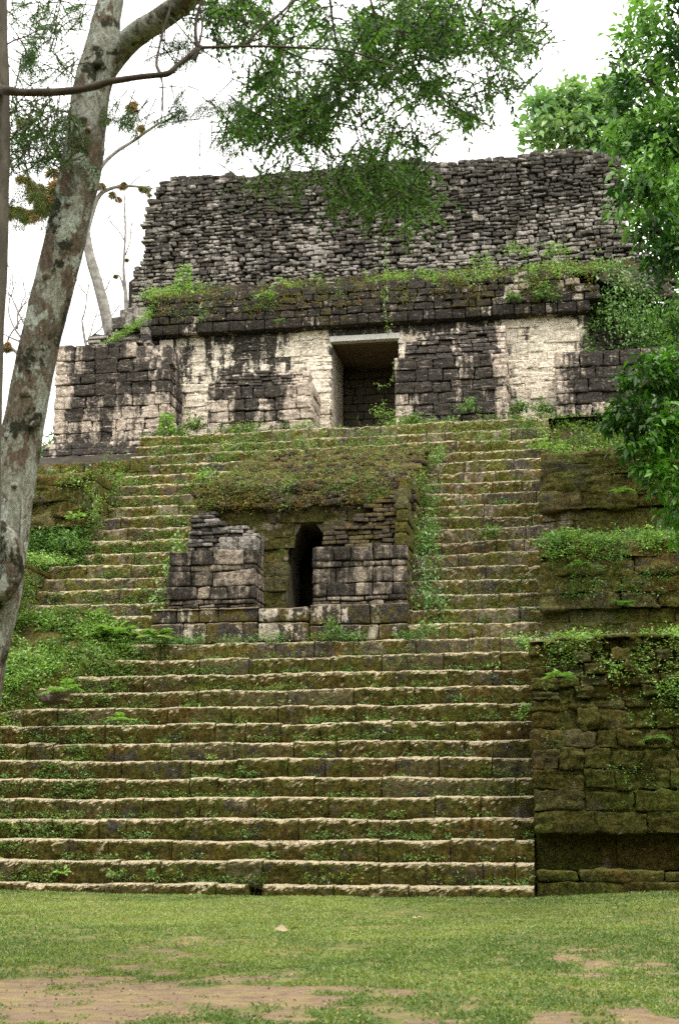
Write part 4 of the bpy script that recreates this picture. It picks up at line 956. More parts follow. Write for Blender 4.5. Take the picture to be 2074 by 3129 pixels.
# nearer dark bough at the right edge
tb = thing('dark_leaved_tree', 'nearer dark glossy leaved tree leaning in at the right edge below the temple', 'tree')
g = Geo(); tube(g, [(3.6, 19.5, 0), (3.5, 19.5, 2.5), (3.2, 19.3, 5), (2.6, 19.1, 6.8), (1.6, 19, 7.6), (.9, 19, 7.2)], [.2, .17, .14, .1, .06, .02], 12, 5, .1, 2)
tube(g, [(3.3, 19.4, 4), (2.4, 19.2, 5.2), (1.6, 19.1, 5.4)], [.1, .06, .02], 8, 4); tube(g, [(2.9, 19.2, 6), (2.2, 19, 8.2), (1.7, 19, 8.8)], [.08, .05, .02], 8, 4)
g.build('trunk', M_bark2, tb)
g = Geo()
crown(g, [(1500, 880, 55, 19), (1445, 960, 42, 18.8), (1555, 870, 60, 19.2), (1510, 980, 62, 18.8), (1470, 1030, 35, 18.6), (1560, 1020, 62, 19), (1545, 1110, 48, 18.8), (1500, 1090, 34, 18.7), (1575, 1185, 34, 19), (1565, 1245, 16, 18.8), (1440, 900, 20, 18.8), (1545, 835, 30, 19.2), (1415, 990, 18, 18.8), (1575, 1275, 14, 18.8), (1640, 900, 64, 19.2), (1650, 1040, 56, 19), (1720, 960, 56, 19.4), (1700, 820, 50, 19.4)], 300, (.09, .16), .5, .17, droop=.5)
g.build('crown', L_dark, tb)
# pale tree behind the comb
tpb = thing('distant_tree', 'pale green rounded tree rising behind the right of the roof comb', 'tree')
g = Geo(); tube(g, [(1.2, 52, 0), (1, 52, 15), (.6, 52, 24), (-.3, 51.5, 27)], [.5, .4, .25, .1], 10, 4, .1, 1); tube(g, [(.8, 52, 20), (2.4, 52, 25), (3.2, 52, 28)], [.2, .12, .05], 8, 4)
g.build('trunk', M_dead, tpb)
g = Geo()
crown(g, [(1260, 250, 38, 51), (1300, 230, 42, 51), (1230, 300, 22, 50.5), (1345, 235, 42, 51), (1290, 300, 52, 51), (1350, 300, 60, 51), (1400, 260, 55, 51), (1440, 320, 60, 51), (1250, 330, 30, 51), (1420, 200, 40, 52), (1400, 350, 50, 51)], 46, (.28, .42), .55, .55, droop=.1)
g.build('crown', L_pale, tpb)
# more forest to the right behind
tf = thing('forest_tree', 'broad pale tree standing behind the temple at far right', 'tree')
g = Geo(); tube(g, [(6, 48, 0), (5.6, 48, 12), (5, 47.5, 22)], [.5, .4, .2], 10, 4, .1, 1); g.build('trunk', M_bark2, tf)
g = Geo(); crown(g, [(1545, 590, 50, 47), (1565, 690, 60, 47), (1540, 480, 70, 47), (1580, 380, 120, 47), (1560, 780, 40, 46)], 44, (.26, .4), .55, .5, droop=.1); g.build('crown', L_jungle, tf)
# young tree behind the left wing
ty = thing('young_tree', 'small green tree peeping from behind the temple beside the leaning trunk', 'tree')
b0 = at(100, 1075, 43); g = Geo(); tube(g, [b0 - (0, 0, 12.5), b0 - (0, 0, 5), b0 + (0, 0, .2)], [.1, .07, .03], 8, 4); g.build('trunk', M_bark2, ty)
g = Geo(); crown(g, [(110, 1035, 15, 43), (100, 1060, 18, 43), (120, 1010, 9, 43), (90, 1085, 18, 43)], 170, (.14, .22), .5, .25); g.build('crown', L_blue, ty)

# bare trees behind the left of the temple
def bare(g, p, d, ln, r, depth, Yd=0):
    if depth == 0 or ln < .25: return
    n = 5; pts = [p]; q = p.copy(); dd = d.copy()
    for k in range(n):
        dd = unit(dd + np.array((rnd.gauss(0, .22), rnd.gauss(0, .12), rnd.gauss(.04, .2)))); q = q + dd * ln / n; pts.append(q)
    tube(g, pts, np.linspace(r, r * .55, n + 1), 5, 2)
    for k in range(rnd.choice((2, 3, 3))):
        s = pts[rnd.randint(2, n)]; nd = unit(dd + np.array((rnd.gauss(0, .8), rnd.gauss(0, .3), rnd.gauss(.1, .5))))
        bare(g, s, nd, ln * rnd.uniform(.55, .8), r * .5, depth - 1)
def bromeliads(root, px, py, rp, Y, n=1):
    for k in range(n):
        g = Geo()
        c = at(px + rnd.gauss(0, rp * .5), py + rnd.gauss(0, rp * .35), Y + rnd.gauss(0, .2)); R = rp / 1568 * 2074 / F * Y * rnd.uniform(.75, 1.1)
        d = rdir(300, .2, 1); t0 = rnd.random()
        leaves(g, np.repeat(c[None], 300, 0) + d * R * .1, d, R * RG.uniform(.6, 1.15, 300), .03, tone=np.clip(t0 + RG.normal(0, .2, 300), 0, .94), sag=.3)
        g.build('bromeliad', L_brom, root)
L_brom = leaf_mat('bromeliad_leaf', (.20, .19, .09), (.42, .25, .17), tr=.25, rough=.8)
bt = thing('dead_tree', 'pale bare leaning trunk with bromeliad tufts behind the left corner of the temple', 'tree')
YD = 48
g = Geo()
tube(g, [at(300, 1150, YD), at(268, 830, YD), at(248, 740, YD), at(228, 660, YD), at(208, 590, YD), at(196, 520, YD), at(180, 440, YD), at(120, 330, YD)], [.32, .26, .23, .21, .18, .16, .14, .1], 14, 6, .12, 1.5)
g.build('trunk', M_dead, bt)
g = Geo()
for pth, r0, r1 in [([(196, 520), (215, 440), (235, 385), (270, 350), (310, 325), (345, 300), (372, 282)], .11, .04), ([(200, 545), (225, 460), (255, 436), (290, 430), (330, 432), (350, 436)], .10, .04), ([(196, 530), (140, 495), (80, 488), (20, 485)], .12, .05),
                    ([(180, 450), (120, 470), (85, 430), (50, 385)], .1, .05), ([(310, 325), (318, 290), (300, 240)], .03, .015), ([(235, 385), (228, 300), (240, 250)], .05, .02), ([(372, 282), (376, 250), (373, 225)], .03, .015), ([(372, 282), (390, 278)], .02, .01)]:
    tube(g, [at(a, b, YD) for a, b in pth], np.linspace(r0, r1, len(pth)), 8, 4, .15, 2)
for a, b, dx, dz, ln, r in [(372, 282, .4, .3, 1.0, .02), (350, 436, .8, .1, 1.0, .02), (300, 430, .4, .6, 1.3, .025), (280, 345, .5, -.1, 1.2, .02), (260, 436, .3, -.8, 1.5, .02), (210, 400, -.3, .7, 1.2, .03), (90, 430, -.5, .6, 1.2, .03), (240, 360, .2, .9, 1.2, .02)]:
    bare(g, at(a, b, YD), unit(np.array((dx, 0, dz))), ln, r, 4)
g.build('limb', M_dead, bt)
for a, b, r, n in [(300, 258, 20, 2), (328, 296, 18, 1), (322, 436, 14, 3), (296, 434, 12, 3), (262, 455, 13, 2), (250, 270, 14, 2), (90, 440, 26, 5), (110, 480, 26, 5), (40, 490, 22, 4), (70, 500, 18, 4), (130, 430, 26, 5), (150, 490, 24, 4), (20, 495, 16, 2), (60, 415, 16, 2), (228, 430, 16, 3), (60, 285, 18, 2), (345, 440, 10, 2)]:
    bromeliads(bt, a, b, r, YD, n)
b2 = thing('bare_sapling', 'thin bare tree rising just left of the roof comb', 'tree')
g = Geo()
tube(g, [at(300, 900, 46), at(292, 700, 46), at(286, 620, 46), at(290, 540, 46), at(288, 440, 46)], [.10, .08, .05, .04, .02], 6, 4)
bare(g, at(290, 590, 46), unit(np.array((.3, 0, 1))), 1.4, .03, 5); bare(g, at(290, 560, 46), unit(np.array((-.2, 0, 1))), 1.4, .03, 5)
tube(g, [at(290, 680, 46), at(278, 640, 46), at(263, 635, 46)], [.04, .03, .02], 6, 4)
g.build('trunk', M_dead, b2)
bromeliads(b2, 262, 638, 9, 46, 1); bromeliads(b2, 290, 600, 7, 46, 1)
b3 = thing('bare_tree', 'bare twiggy tree between the two foreground trunks at far left', 'tree')
g = Geo()
tube(g, [at(60, 1300, 47), at(64, 1000, 47), at(64, 880, 47), at(50, 800, 47), at(62, 760, 47)], [.16, .13, .10, .07, .05], 8, 5, .12, 1.5)
tube(g, [at(64, 850, 47), at(40, 815, 47), at(15, 800, 47), at(-10, 808, 47)], [.08, .07, .06, .05], 8, 4, .15, 2)
tube(g, [at(50, 790, 47), at(25, 780, 47), at(10, 772, 47)], [.05, .03, .02], 6, 4)
for a, b, dx, dz, ln in [(62, 760, -.1, 1, 1.9), (50, 780, -.6, .8, 1.6), (15, 800, -.3, .9, 1.6), (62, 780, .7, .7, 1.5), (40, 760, -.2, 1, 1.4)]:
    bare(g, at(a, b, 47), unit(np.array((dx, 0, dz))), ln, .045, 5)
g.build('trunk', M_dead, b3)
for a, b, r in [(30, 800, 15), (15, 798, 12), (70, 805, 10), (60, 755, 9)]: bromeliads(b3, a, b, r, 47, 2)
b4 = thing('bare_tree', 'fine bare twigs of a tree between the leaning trunk and the pale dead trunk', 'tree')
g = Geo()
tube(g, [at(250, 1000, 50), at(225, 860, 50), at(200, 800, 50), at(190, 740, 50)], [.12, .09, .06, .04], 8, 4)
for a, b, dx, dz, ln in [(190, 740, .3, 1, 1.7), (200, 790, .6, .7, 1.9), (210, 800, -.2, .9, 1.7), (230, 690, .3, .6, 1.2), (205, 780, .9, .2, 1.5)]:
    bare(g, at(a, b, 50), unit(np.array((dx, 0, dz))), ln, .035, 5)
g.build('trunk', M_dead, b4)

# unseen forest ring behind and beside the camera, added to block low sky light
fw = Geo()
for k in range(46):
    a = PI + (k / 45 - .5) * 4.1; rr0 = rnd.uniform(24, 34); cx, cy = -4 + math.sin(a) * rr0, 6 + math.cos(a) * rr0
    if cy > 20 and abs(cx) < 14: continue
    H = rnd.uniform(13, 20); tube(fw, [(cx, cy, 0), (cx + rnd.uniform(-1, 1), cy, H * .5), (cx, cy, H)], [.35, .28, .1], 7, 3, mi=1)
    n = 260; P = np.stack([cx + RG.normal(0, 2.6, n), cy + RG.normal(0, 2.2, n), H * (.12 + .95 * RG.random(n) ** .8)], 1)
    P = np.repeat(P, 6, 0) + RG.normal(0, .5, (n * 6, 3)); LL = RG.uniform(.5, 1.0, n * 6)
    leaves(fw, P, rdir(n * 6, -.2), LL, LL * .6, tone=np.clip(RG.normal(.35, .2, n * 6), 0, .9))
o = fw.build('unseen_forest', [L_jungle, M_bark2]); o['kind'] = 'stuff'

# ================================================================== PLANTS
def fern(g, c, R, n=9, up=.8, mi=0):
    for k in range(n):
        a = rnd.uniform(0, 2 * PI); el = rnd.uniform(.3, 1.1) * up; ln = R * rnd.uniform(.7, 1.1)
        d = np.array((math.cos(a) * math.cos(el), math.sin(a) * math.cos(el) * .7 - .25, math.sin(el))); d = unit(d)
        m = 13; t = (np.arange(m) + 1) / m; P = c + d * (ln * t)[:, None]; P[:, 2] -= ln * .45 * t ** 2
        s = unit(np.cross(d, (0, 0, 1))); LL = ln * .28 * np.sin(PI * (t * .88 + .1))
        for sg in (-1, 1): leaves(g, P, s * sg + d * .4 + RG.normal(0, .08, (m, 3)), LL, LL * .34, tone=np.clip(.5 + RG.normal(0, .2, m), 0, .9), roll=np.zeros(m), sag=.25)
        tube(g, [c, P[m // 2], P[-1]], [.004, .003, .001], 3, 1, mi=1)
def shrub(g, c, R, n=90, L=.09, wf=.5, up=.5, hgt=1., flat=.6):
    k = max(4, n // 12)
    for s in range(k):
        d = rdir(1, up, 1)[0]; d[1] = d[1] * .6 - .12; d[2] = abs(d[2]) * hgt; e = c + d * R * rnd.uniform(.6, 1.1)
        tube(g, [c, (c + e) / 2 + RG.normal(0, R * .06, 3), e], [.006, .004, .002], 3, 1, mi=1)
        m = n // k; t = RG.uniform(.35, 1.05, m)[:, None]; P = c + (e - c) * t + RG.normal(0, R * .10, (m, 3))
        dd = RG.normal(0, .8, (m, 3)) + d * .5; dd[:, 2] = dd[:, 2] * flat
        LL = L * RG.uniform(.6, 1.15, m); leaves(g, P, dd, LL, LL * wf, tone=np.clip(RG.normal(.55, .25, m), 0, .94))
def sapling(g, c, H, n=160, L=.13):
    tube(g, [c, c + (0.02, 0, H * .5), c + (.0, 0, H)], [.012, .009, .004], 5, 2, mi=1)
    for z in np.linspace(.15, 1, 9):
        q = c + np.array((0, 0, H * z)); m = n // 9; r_ = H * .28 * (1.1 - z * .7)
        a = RG.uniform(0, 2 * PI, m); rr_ = r_ * np.sqrt(RG.random(m)); P = q + np.stack([np.cos(a) * rr_, np.sin(a) * rr_ * .8, RG.normal(0, .06, m)], 1)
        dd = np.stack([np.cos(a), np.sin(a), RG.normal(-.1, .3, m)], 1); LL = L * RG.uniform(.6, 1.1, m); leaves(g, P, dd, LL, LL * .55, tone=np.clip(RG.normal(.6, .2, m), 0, .94))
def broadleaf(g, c, R, n=14, L=.25):
    for k in range(n):
        a = 2 * PI * k / n + rnd.uniform(-.2, .2); el = rnd.uniform(.1, 1.0); d = unit(np.array((math.cos(a), math.sin(a) * .7 - .3, math.sin(el))))
        b = c + d * R * .35 * rnd.random(); tube(g, [c, b], [.005, .003], 3, 1, mi=1)
        leaves(g, b[None], d[None], L * rnd.uniform(.7, 1.1), L * .42, tone=rnd.uniform(.4, .94), sag=.35)
def vine(g, pts, n, L=.10, wd=.12):
    pts = [np.asarray(p, float) for p in pts]; tube(g, pts, [.006] * len(pts), 4, 3, mi=1)
    P, _ = smooth_path(pts, [1] * len(pts), 20); P = P[RG.integers(0, len(P), n)] + RG.normal(0, wd, (n, 3)) * (1, .4, 1)
    dd = RG.normal(0, .7, (n, 3)); dd[:, 1] -= .4; dd[:, 2] -= .5; LL = L * RG.uniform(.6, 1.1, n); leaves(g, P, dd, LL, LL * .6, tone=np.clip(RG.normal(.5, .25, n), 0, .94))
def plant(name, cat, label, kind, px, py, Y, R, mat=L_weed, group=None, **kw):
    g = Geo(); c = at(px, py, Y)
    {'fern': fern, 'shrub': shrub, 'sapling': sapling, 'broad': broadleaf}[kind](g, c, R, **kw)
    return tag(g.build(name, [mat, M_stem]), label, cat, cat + 's growing on the ruin')
G1 = 'plants rooted on the ruin'
PL = [
 ('sapling', 'plant', 'light green upright sapling growing on the left of the frieze ledge', 'sapling', 424, 690, 40.6, 1.05, L_fern, dict(n=220, L=.16)),
 ('sapling', 'plant', 'tall bright sapling at the foot of the left temple wing', 'sapling', 384, 1036, 37.6, .95, L_fern, dict(n=260, L=.17)),
 ('shrub', 'shrub', 'rounded green shrub wedged between left wing and the low wide pier', 'shrub', 448, 990, 38.6, .45, L_weed, dict(n=260, L=.12)),
 ('shrub', 'shrub', 'small shrub in the wall gap left of the pier, right beside the sapling', 'shrub', 418, 1012, 38.0, .36, L_weed, dict(n=150, L=.12)),
 ('shrub', 'shrub', 'pale feathery shrub at the right foot of the low wide pier', 'shrub', 690, 992, 38.2, .42, L_fern, dict(n=200, L=.07)),
 ('shrub', 'shrub', 'thin weedy bush growing inside the temple doorway sill', 'shrub', 885, 968, 38.0, .5, L_fern, dict(n=200, L=.08)),
 ('shrub', 'shrub', 'dense leafy bush below the left corner of the pier beside the door', 'shrub', 950, 980, 37.9, .38, L_weed, dict(n=190, L=.13)),
 ('shrub', 'shrub', 'tall blue green bush against the middle of the pier right of the door', 'shrub', 1085, 950, 38.2, .42, L_blue, dict(n=190, L=.11)),
 ('shrub', 'shrub', 'low bush spreading under the pier right of the door', 'shrub', 1040, 990, 37.8, .42, L_weed, dict(n=170, L=.12)),
 ('shrub', 'shrub', 'leafy bush filling the foot of the cream wall niche, left half', 'shrub', 1200, 950, 38.8, .42, L_blue, dict(n=200, L=.12)),
 ('shrub', 'shrub', 'bright bush filling the foot of the cream wall niche, right half', 'shrub', 1262, 952, 38.8, .46, L_blue, dict(n=240, L=.12)),
 ('shrub', 'shrub', 'sprawling bush on the steps below the cream wall niche', 'shrub', 1225, 1000, 37.2, .42, L_weed, dict(n=180, L=.13)),
 ('shrub', 'shrub', 'hanging shrub with dark leaves high on the frieze right of the door', 'shrub', 1188, 692, 39.5, .32, L_blue, dict(n=140, L=.12)),
 ('shrub', 'shrub', 'larger shrub with red tipped leaves high on the frieze above the niche', 'shrub', 1262, 690, 39.5, .48, L_blue, dict(n=240, L=.12)),
 ('shrub', 'shrub', 'little fern-like tuft hanging on the frieze above the pier left of the door', 'fern', 647, 745, 39.4, .3, L_blue, dict(n=8)),
 ('shrub', 'shrub', 'small round shrub on the frieze near its left end', 'shrub', 618, 690, 39.6, .3, L_fern, dict(n=130, L=.1)),
 ('shrub', 'shrub', 'pale shrub on the ledge under the plaster patch of the comb', 'shrub', 655, 668, 40.6, .42, L_fern, dict(n=200, L=.09)),
 ('shrub', 'shrub', 'tiny tuft above the cornice just right of the corner block', 'shrub', 468, 738, 39.5, .2, L_blue, dict(n=70, L=.1)),
 ('shrub', 'shrub', 'tall wispy shrub on the ledge at the foot of the comb, right of centre', 'shrub', 1195, 590, 41.0, .55, L_fern, dict(n=220, L=.09)),
 ('shrub', 'shrub', 'wide wispy shrub on the ledge at the foot of the comb, far right', 'shrub', 1285, 590, 41.0, .55, L_fern, dict(n=230, L=.1)),
 ('shrub', 'shrub', 'light shrub on the ledge below the right half of the comb', 'shrub', 1110, 612, 40.9, .45, L_fern, dict(n=180, L=.09)),
 ('broadleaf_plant', 'plant', 'glossy broad leaved plant on the collapsed shrine roof', 'broad', 930, 1108, 34.2, .5, L_fern, dict(n=26, L=.24)),
 ('shrub', 'shrub', 'bright fern bush on the steps left of the collapsed shrine roof', 'shrub', 468, 1110, 34.8, .45, L_fern, dict(n=200, L=.10)),
 ('fern', 'fern', 'yellow green fern spreading over the steps left of the shrine plinth', 'fern', 265, 1470, 30.4, .75, L_fern, dict(n=16)),
 ('fern', 'fern', 'wide fern on the bank just below the shrine plinth at left', 'fern', 360, 1475, 30.2, .6, L_fern, dict(n=14)),
 ('shrub', 'shrub', 'sunny yellow green bush low on the bank beside the leaning trunk', 'shrub', 70, 1535, 28.6, .6, L_fern, dict(n=300, L=.10)),
 ('shrub', 'shrub', 'dark green bush in the middle of the overgrown bank', 'shrub', 215, 1530, 28.8, .55, L_weed, dict(n=260, L=.10)),
 ('fern', 'fern', 'large fern at the lower edge of the overgrown bank', 'fern', 150, 1600, 27.8, .6, L_fern, dict(n=14)),
 ('fern', 'fern', 'small fern on the third row under the overgrown bank', 'fern', 280, 1665, 27.1, .4, L_fern, dict(n=11)),
 ('shrub', 'shrub', 'tall leafy weed with pale leaves over the left terrace slot', 'broad', 175, 1200, 33.0, .6, L_fern, dict(n=30, L=.22)),
 ('shrub', 'shrub', 'round weed bush under the left terrace slot', 'shrub', 150, 1265, 32.6, .5, L_blue, dict(n=240, L=.11)),
 ('vine', 'vine', '', None, 0, 0, 0, 0, None, None),
 ('shrub', 'shrub', 'cluster of pale leaves at the top right corner of the staircase', 'shrub', 1265, 1040, 36.2, .55, L_fern, dict(n=260, L=.12)),
 ('shrub', 'shrub', 'leafy clump draped over the middle right terrace beside the stairs', 'shrub', 1290, 1265, 30.6, .5, L_blue, dict(n=280, L=.12)),
 ('fern', 'fern', 'drooping fern hanging on the face of the middle right terrace', 'fern', 1340, 1310, 30.1, .38, L_blue, dict(n=10)),
 ('fern', 'fern', 'arching fern beside the dark slot of the middle right terrace', 'fern', 1440, 1400, 30.1, .5, L_blue, dict(n=11)),
 ('fern', 'fern', 'fern in the upper right terrace just left of the dark bough', 'fern', 1430, 1140, 33.0, .45, L_fern, dict(n=11)),
 ('fern', 'fern', 'blue green fern hanging low on the right block wall', 'fern', 1515, 1705, 25.6, .36, L_blue, dict(n=9, up=.3)),
 ('fern', 'fern', 'long leaved rosette with dry tips near the top of the right block wall', 'broad', 1285, 1565, 25.6, .4, L_blue, dict(n=14, L=.26)),
 ('shrub', 'shrub', 'pale bush hugging the right ends of the steps level with the wall top', 'shrub', 1215, 1500, 29.3, .42, L_fern, dict(n=240, L=.09)),
 ('shrub', 'shrub', 'bright little weed at the right end of the steps, mid height', 'shrub', 1207, 1655, 27.6, .26, L_fern, dict(n=90, L=.10)),
 ('shrub', 'shrub', 'round clump on the steps right of the shrine', 'shrub', 1125, 1235, 32.8, .3, L_weed, dict(n=130, L=.11)),
 ('shrub', 'shrub', 'leafy weed on the step below the shrine, right end', 'shrub', 985, 1462, 29.9, .32, L_blue, dict(n=110, L=.11)),
 ('shrub', 'shrub', 'leafy weed on the step directly below the shrine door', 'shrub', 765, 1460, 30.2, .34, L_blue, dict(n=130, L=.10)),
 ('broadleaf_plant', 'plant', 'star shaped broadleaf weed on the second step at the left', 'broad', 145, 2020, 25.5, .3, L_fern, dict(n=12, L=.16)),
 ('broadleaf_plant', 'plant', 'leafy weed on the second step, middle one of three', 'shrub', 268, 2025, 25.5, .2, L_weed, dict(n=60, L=.09)),
 ('broadleaf_plant', 'plant', 'leafy weed on the second step, rightmost of three', 'shrub', 360, 2030, 25.5, .2, L_weed, dict(n=55, L=.09)),
 ('broadleaf_plant', 'plant', 'dark bunch of leaves on the seventh step left of centre', 'shrub', 568, 1790, 27.5, .2, L_weed, dict(n=70, L=.09)),
]
for nm, cat, lab, kind, px, py, Y, R, mat, kw in PL:
    if kind: plant(nm, cat, lab, kind, px, py, Y, R, mat, **kw)
g = Geo(); vine(g, [(-3.6, 32.6, 8.3), (-3.45, 32.0, 7.6), (-3.4, 31.7, 7.0), (-3.35, 31.3, 6.4), (-3.2, 31.0, 6.15)], 560, .11, .2)
tag(g.build('climbing_vine', [L_blue, M_stem]), 'leafy vine pouring down the right side of the shrine', 'vine')
g = Geo(); vine(g, [(-9.5, 32.9, 8.4), (-9.5, 32.2, 7.6), (-9.5, 31.7, 7.0), (-9.55, 31.2, 6.2)], 260, .11, .16)
tag(g.build('climbing_vine', [L_fern, M_stem]), 'thin leafy vine along the left side of the shrine', 'vine')
g = Geo(); P = [at(910, 835, 39.9), at(908, 860, 39.8), at(900, 885, 39.7), at(880, 893, 39.6), at(868, 885, 39.6)]; vine(g, P, 34, .09, .03)
tag(g.build('hanging_vine', [L_fern, M_stem]), 'thin curling creeper dangling in the temple doorway', 'vine')
g = Geo(); P = [at(888, 560, 41.4), at(892, 620, 41.0), at(888, 680, 39.5), at(893, 740, 39.3), at(896, 775, 39.4)]; vine(g, P, 90, .10, .06)
tag(g.build('hanging_vine', [L_fern, M_stem]), 'long thin creeper trailing down the comb and frieze above the doorway', 'vine')
g = Geo()
for k in range(5): vine(g, [at(1390 + k * 25, 610 + k * 12, 40.3 - .1 * k), at(1410 + k * 22, 690 + k * 8, 39.8), at(1425 + k * 20, 770, 39.3)], 330, .12, .28)
tag(g.build('climbing_vine', [L_blue, M_stem]), 'mass of leafy creepers over the fallen right end of the temple', 'vine')

# ground cover: uncountable low weeds
def cover(g, quad, n, L=(.04, .09), thr=.0, sc=1.6, jit=.05, cl=9, tones=None, mi=0, seed=0, up=.3, rise=.08):
    a, b, c, d = [np.asarray(p, float) for p in quad]   # a-b lower edge, d-c upper edge
    u, v = RG.random(n)[:, None], RG.random(n)[:, None]
    P = a * (1 - u) * (1 - v) + b * u * (1 - v) + c * u * v + d * (1 - u) * v
    P = P[~((P[:, 0] > -8.95) & (P[:, 0] < -3.8) & (P[:, 1] > 31.2) & (P[:, 1] < 36.3) & (P[:, 2] < 8.5))]
    P = P[fbm(P, sc, 3, seed) > thr + RG.normal(0, .08, len(P))]; m = len(P)
    if m == 0: return
    h = np.abs(fbm(P, 1.1, 2, seed + 3)) * 1.4
    Q = np.repeat(P, cl, 0) + RG.normal(0, jit, (m * cl, 3)); Q[:, 2] += RG.random(m * cl) * rise * np.repeat(h + .3, cl); Q[:, 1] -= RG.random(m * cl) * .05
    dd = RG.normal(0, .8, (m * cl, 3)); dd[:, 2] = dd[:, 2] * .5 + up; dd[:, 1] -= .2
    LL = RG.uniform(*L, m * cl) * np.repeat(RG.uniform(.6, 1.3, m), cl)
    tn = np.repeat(RG.normal(.5, .25, m), cl) + RG.normal(0, .12, m * cl)
    leaves(g, Q, dd, LL, LL * .5, tone=np.clip(tn, 0, .99), mi=mi)
def A(*p): return [at(*q) for q in p]
mats = [L_weed, L_brown, L_fern, L_blue]
g = Geo()
# weeds at the foot of each riser
for i in range(1, 33):
    xl, xr = max(step_left(i), -12.6), step_right(i); Yf = D0 + TR * i; z = RI * i
    if i > 27 and 1: xl = -11.5
    k = int(330 if i < 14 else 260)
    cover(g, [(xl, Yf - .03, z), (xr, Yf - .03, z), (xr, Yf - .03, z + .05), (xl, Yf - .03, z + .05)], k, (.03, .065), .02, 1.7, .035, 9, seed=i, rise=.13, mi=0 if i % 3 else 3)
    xf = xl + 3.2
    cover(g, [(xl, Yf - .04, z), (xf, Yf - .04, z), (xf, Yf - .02, z + .30), (xl, Yf - .02, z + .30)], 150, (.035, .075), .03, 1.7, .04, 9, seed=i + 40, mi=0)
    cover(g, [(xl, Yf - .02, z + .05), (xr, Yf - .02, z + .05), (xr, Yf - .0, z + .33), (xl, Yf - .0, z + .33)], 110, (.025, .05), .08, 2.3, .03, 7, seed=i + 80, mi=3)
for i in range(1, 33):      # taller clumps and grassy tufts rooted in the joints
    Yf = D0 + TR * i; z = RI * i
    for k in range(rnd.choice((2, 3, 4, 5))):
        xl = max(step_left(i), -12.2); x = xl + (-1 - xl) * rnd.random() ** (1.7 if i < 15 else 1)
        if 15 < i < 29 and -9.3 < x < -3.4: continue
        c = np.array((x, Yf - .05, z)); n = rnd.randint(14, 60); R_ = rnd.uniform(.05, .17)
        P = c + RG.normal(0, 1, (n, 3)) * (R_, .03, R_ * .35) + (0, -.02, R_ * .7); big = rnd.random() < .4
        dd = RG.normal(0, .7, (n, 3)) + (0, -.3, .5); LL = RG.uniform(.05, .10 if big else .075, n)
        if rnd.random() < .3: dd[:, 2] += 1; leaves(g, P * (1, 1, 0) + (0, 0, z), dd, LL * 2, .012, tone=RG.random(n) * .9, mi=2)
        else: leaves(g, P, dd, LL, LL * .55, tone=np.clip(RG.normal(.6, .2, n), 0, .94), mi=rnd.choice((0, 2, 3)))
o = g.build('step_weeds', mats); o['kind'] = 'stuff'
g = Geo()
def tufts(n, fn, L=(.018, .04)):
    P, D = fn(n); LL = RG.uniform(*L, len(P))
    leaves(g, P, D + RG.normal(0, .7, P.shape), LL, LL * .55, tone=np.clip(RG.random(len(P)) * .8 + .3 * fbm(P, 1.2, 2, 6), 0, .99), fold=.1)
def on_steps(n):
    i = RG.integers(1, 33, n); X = RG.uniform(-12.6, -.9, n); z = RI * i; t = RG.random(n) ** 1.6
    P = np.stack([X, D0 + TR * (i - 1) - .012 + .03 * RG.random(n), z - .02 - .33 * t], 1)
    k = (fbm(P, 1.3, 3, 61) > -.12) & ~((i > 16) & (i < 29) & (X > -9) & (X < -3.8)); P = P[k]; return P, np.tile((0, -.8, .1), (len(P), 1))
tufts(90000, on_steps)
def on_t1(n):
    Z = RG.uniform(.1, 4.7, n); X = RG.uniform(-.93, 4, n); P = np.stack([X, 25.74 + .1 * np.maximum(Z - 1.25, 0) + np.where((Z > .62) & (Z < 1.25), .36, 0), Z], 1)
    P = P[fbm(P, 1.3, 3, 62) > -.1]; return P, np.tile((0, -.8, .1), (len(P), 1))
tufts(24000, on_t1)
def on_tal(n):
    k = RG.integers(0, 2, n); Z = np.where(k, RG.uniform(8.72, 10.2, n), RG.uniform(5.9, 7.42, n)); Y = np.where(k, 33.3, 30.3) + .1 * (Z - np.where(k, 8.72, 5.88)) - .04
    X = np.where(RG.random(n) < .5, RG.uniform(-.8, 4, n), RG.uniform(-15.5, -12, n)); P = np.stack([X, Y, Z], 1); P = P[fbm(P, 1.3, 3, 63) > -.15]; return P, np.tile((0, -.8, .1), (len(P), 1))
tufts(30000, on_tal)
o = g.build('moss', L_moss); o['kind'] = 'stuff'
g = Geo()
# the bank
n = 6200; X = RG.uniform(-14.5, -8.8, n); Y = RG.uniform(27.0, 31.0, n); s = (Y - D0) / TR + 1
k = (mound_edge(s) - X) > -.1; X, Y = X[k], Y[k]; Z = mound_z(X, Y)
P = np.stack([X, Y, Z], 1); ok = fbm(P, .9, 3, 55) > -.3; P = P[ok]; m = len(P); cl = 12; h = .5 + 1.3 * np.clip(fbm(P, 1.2, 2, 66), 0, 1)
Q = np.repeat(P, cl, 0) + RG.normal(0, .06, (m * cl, 3)); Q[:, 2] += RG.random(m * cl) * .2 * np.repeat(h, cl)
dd = RG.normal(0, .8, (m * cl, 3)); dd[:, 2] = dd[:, 2] * .5 + .25; dd[:, 1] -= .2; LL = RG.uniform(.04, .10, m * cl) * np.repeat(RG.uniform(.6, 1.4, m), cl)
w = np.repeat(fbm(P, .7, 2, 12) > -.2, cl)
tn = np.clip(np.repeat(RG.normal(.5, .25, m), cl) + RG.normal(0, .12, m * cl), 0, .98)
leaves(g, Q[w], dd[w], LL[w], LL[w] * .45, tone=tn[w], mi=2); leaves(g, Q[~w], dd[~w], LL[~w], LL[~w] * .5, tone=tn[~w], mi=0)
o = g.build('bank_undergrowth', mats); o['kind'] = 'stuff'
g = Geo()
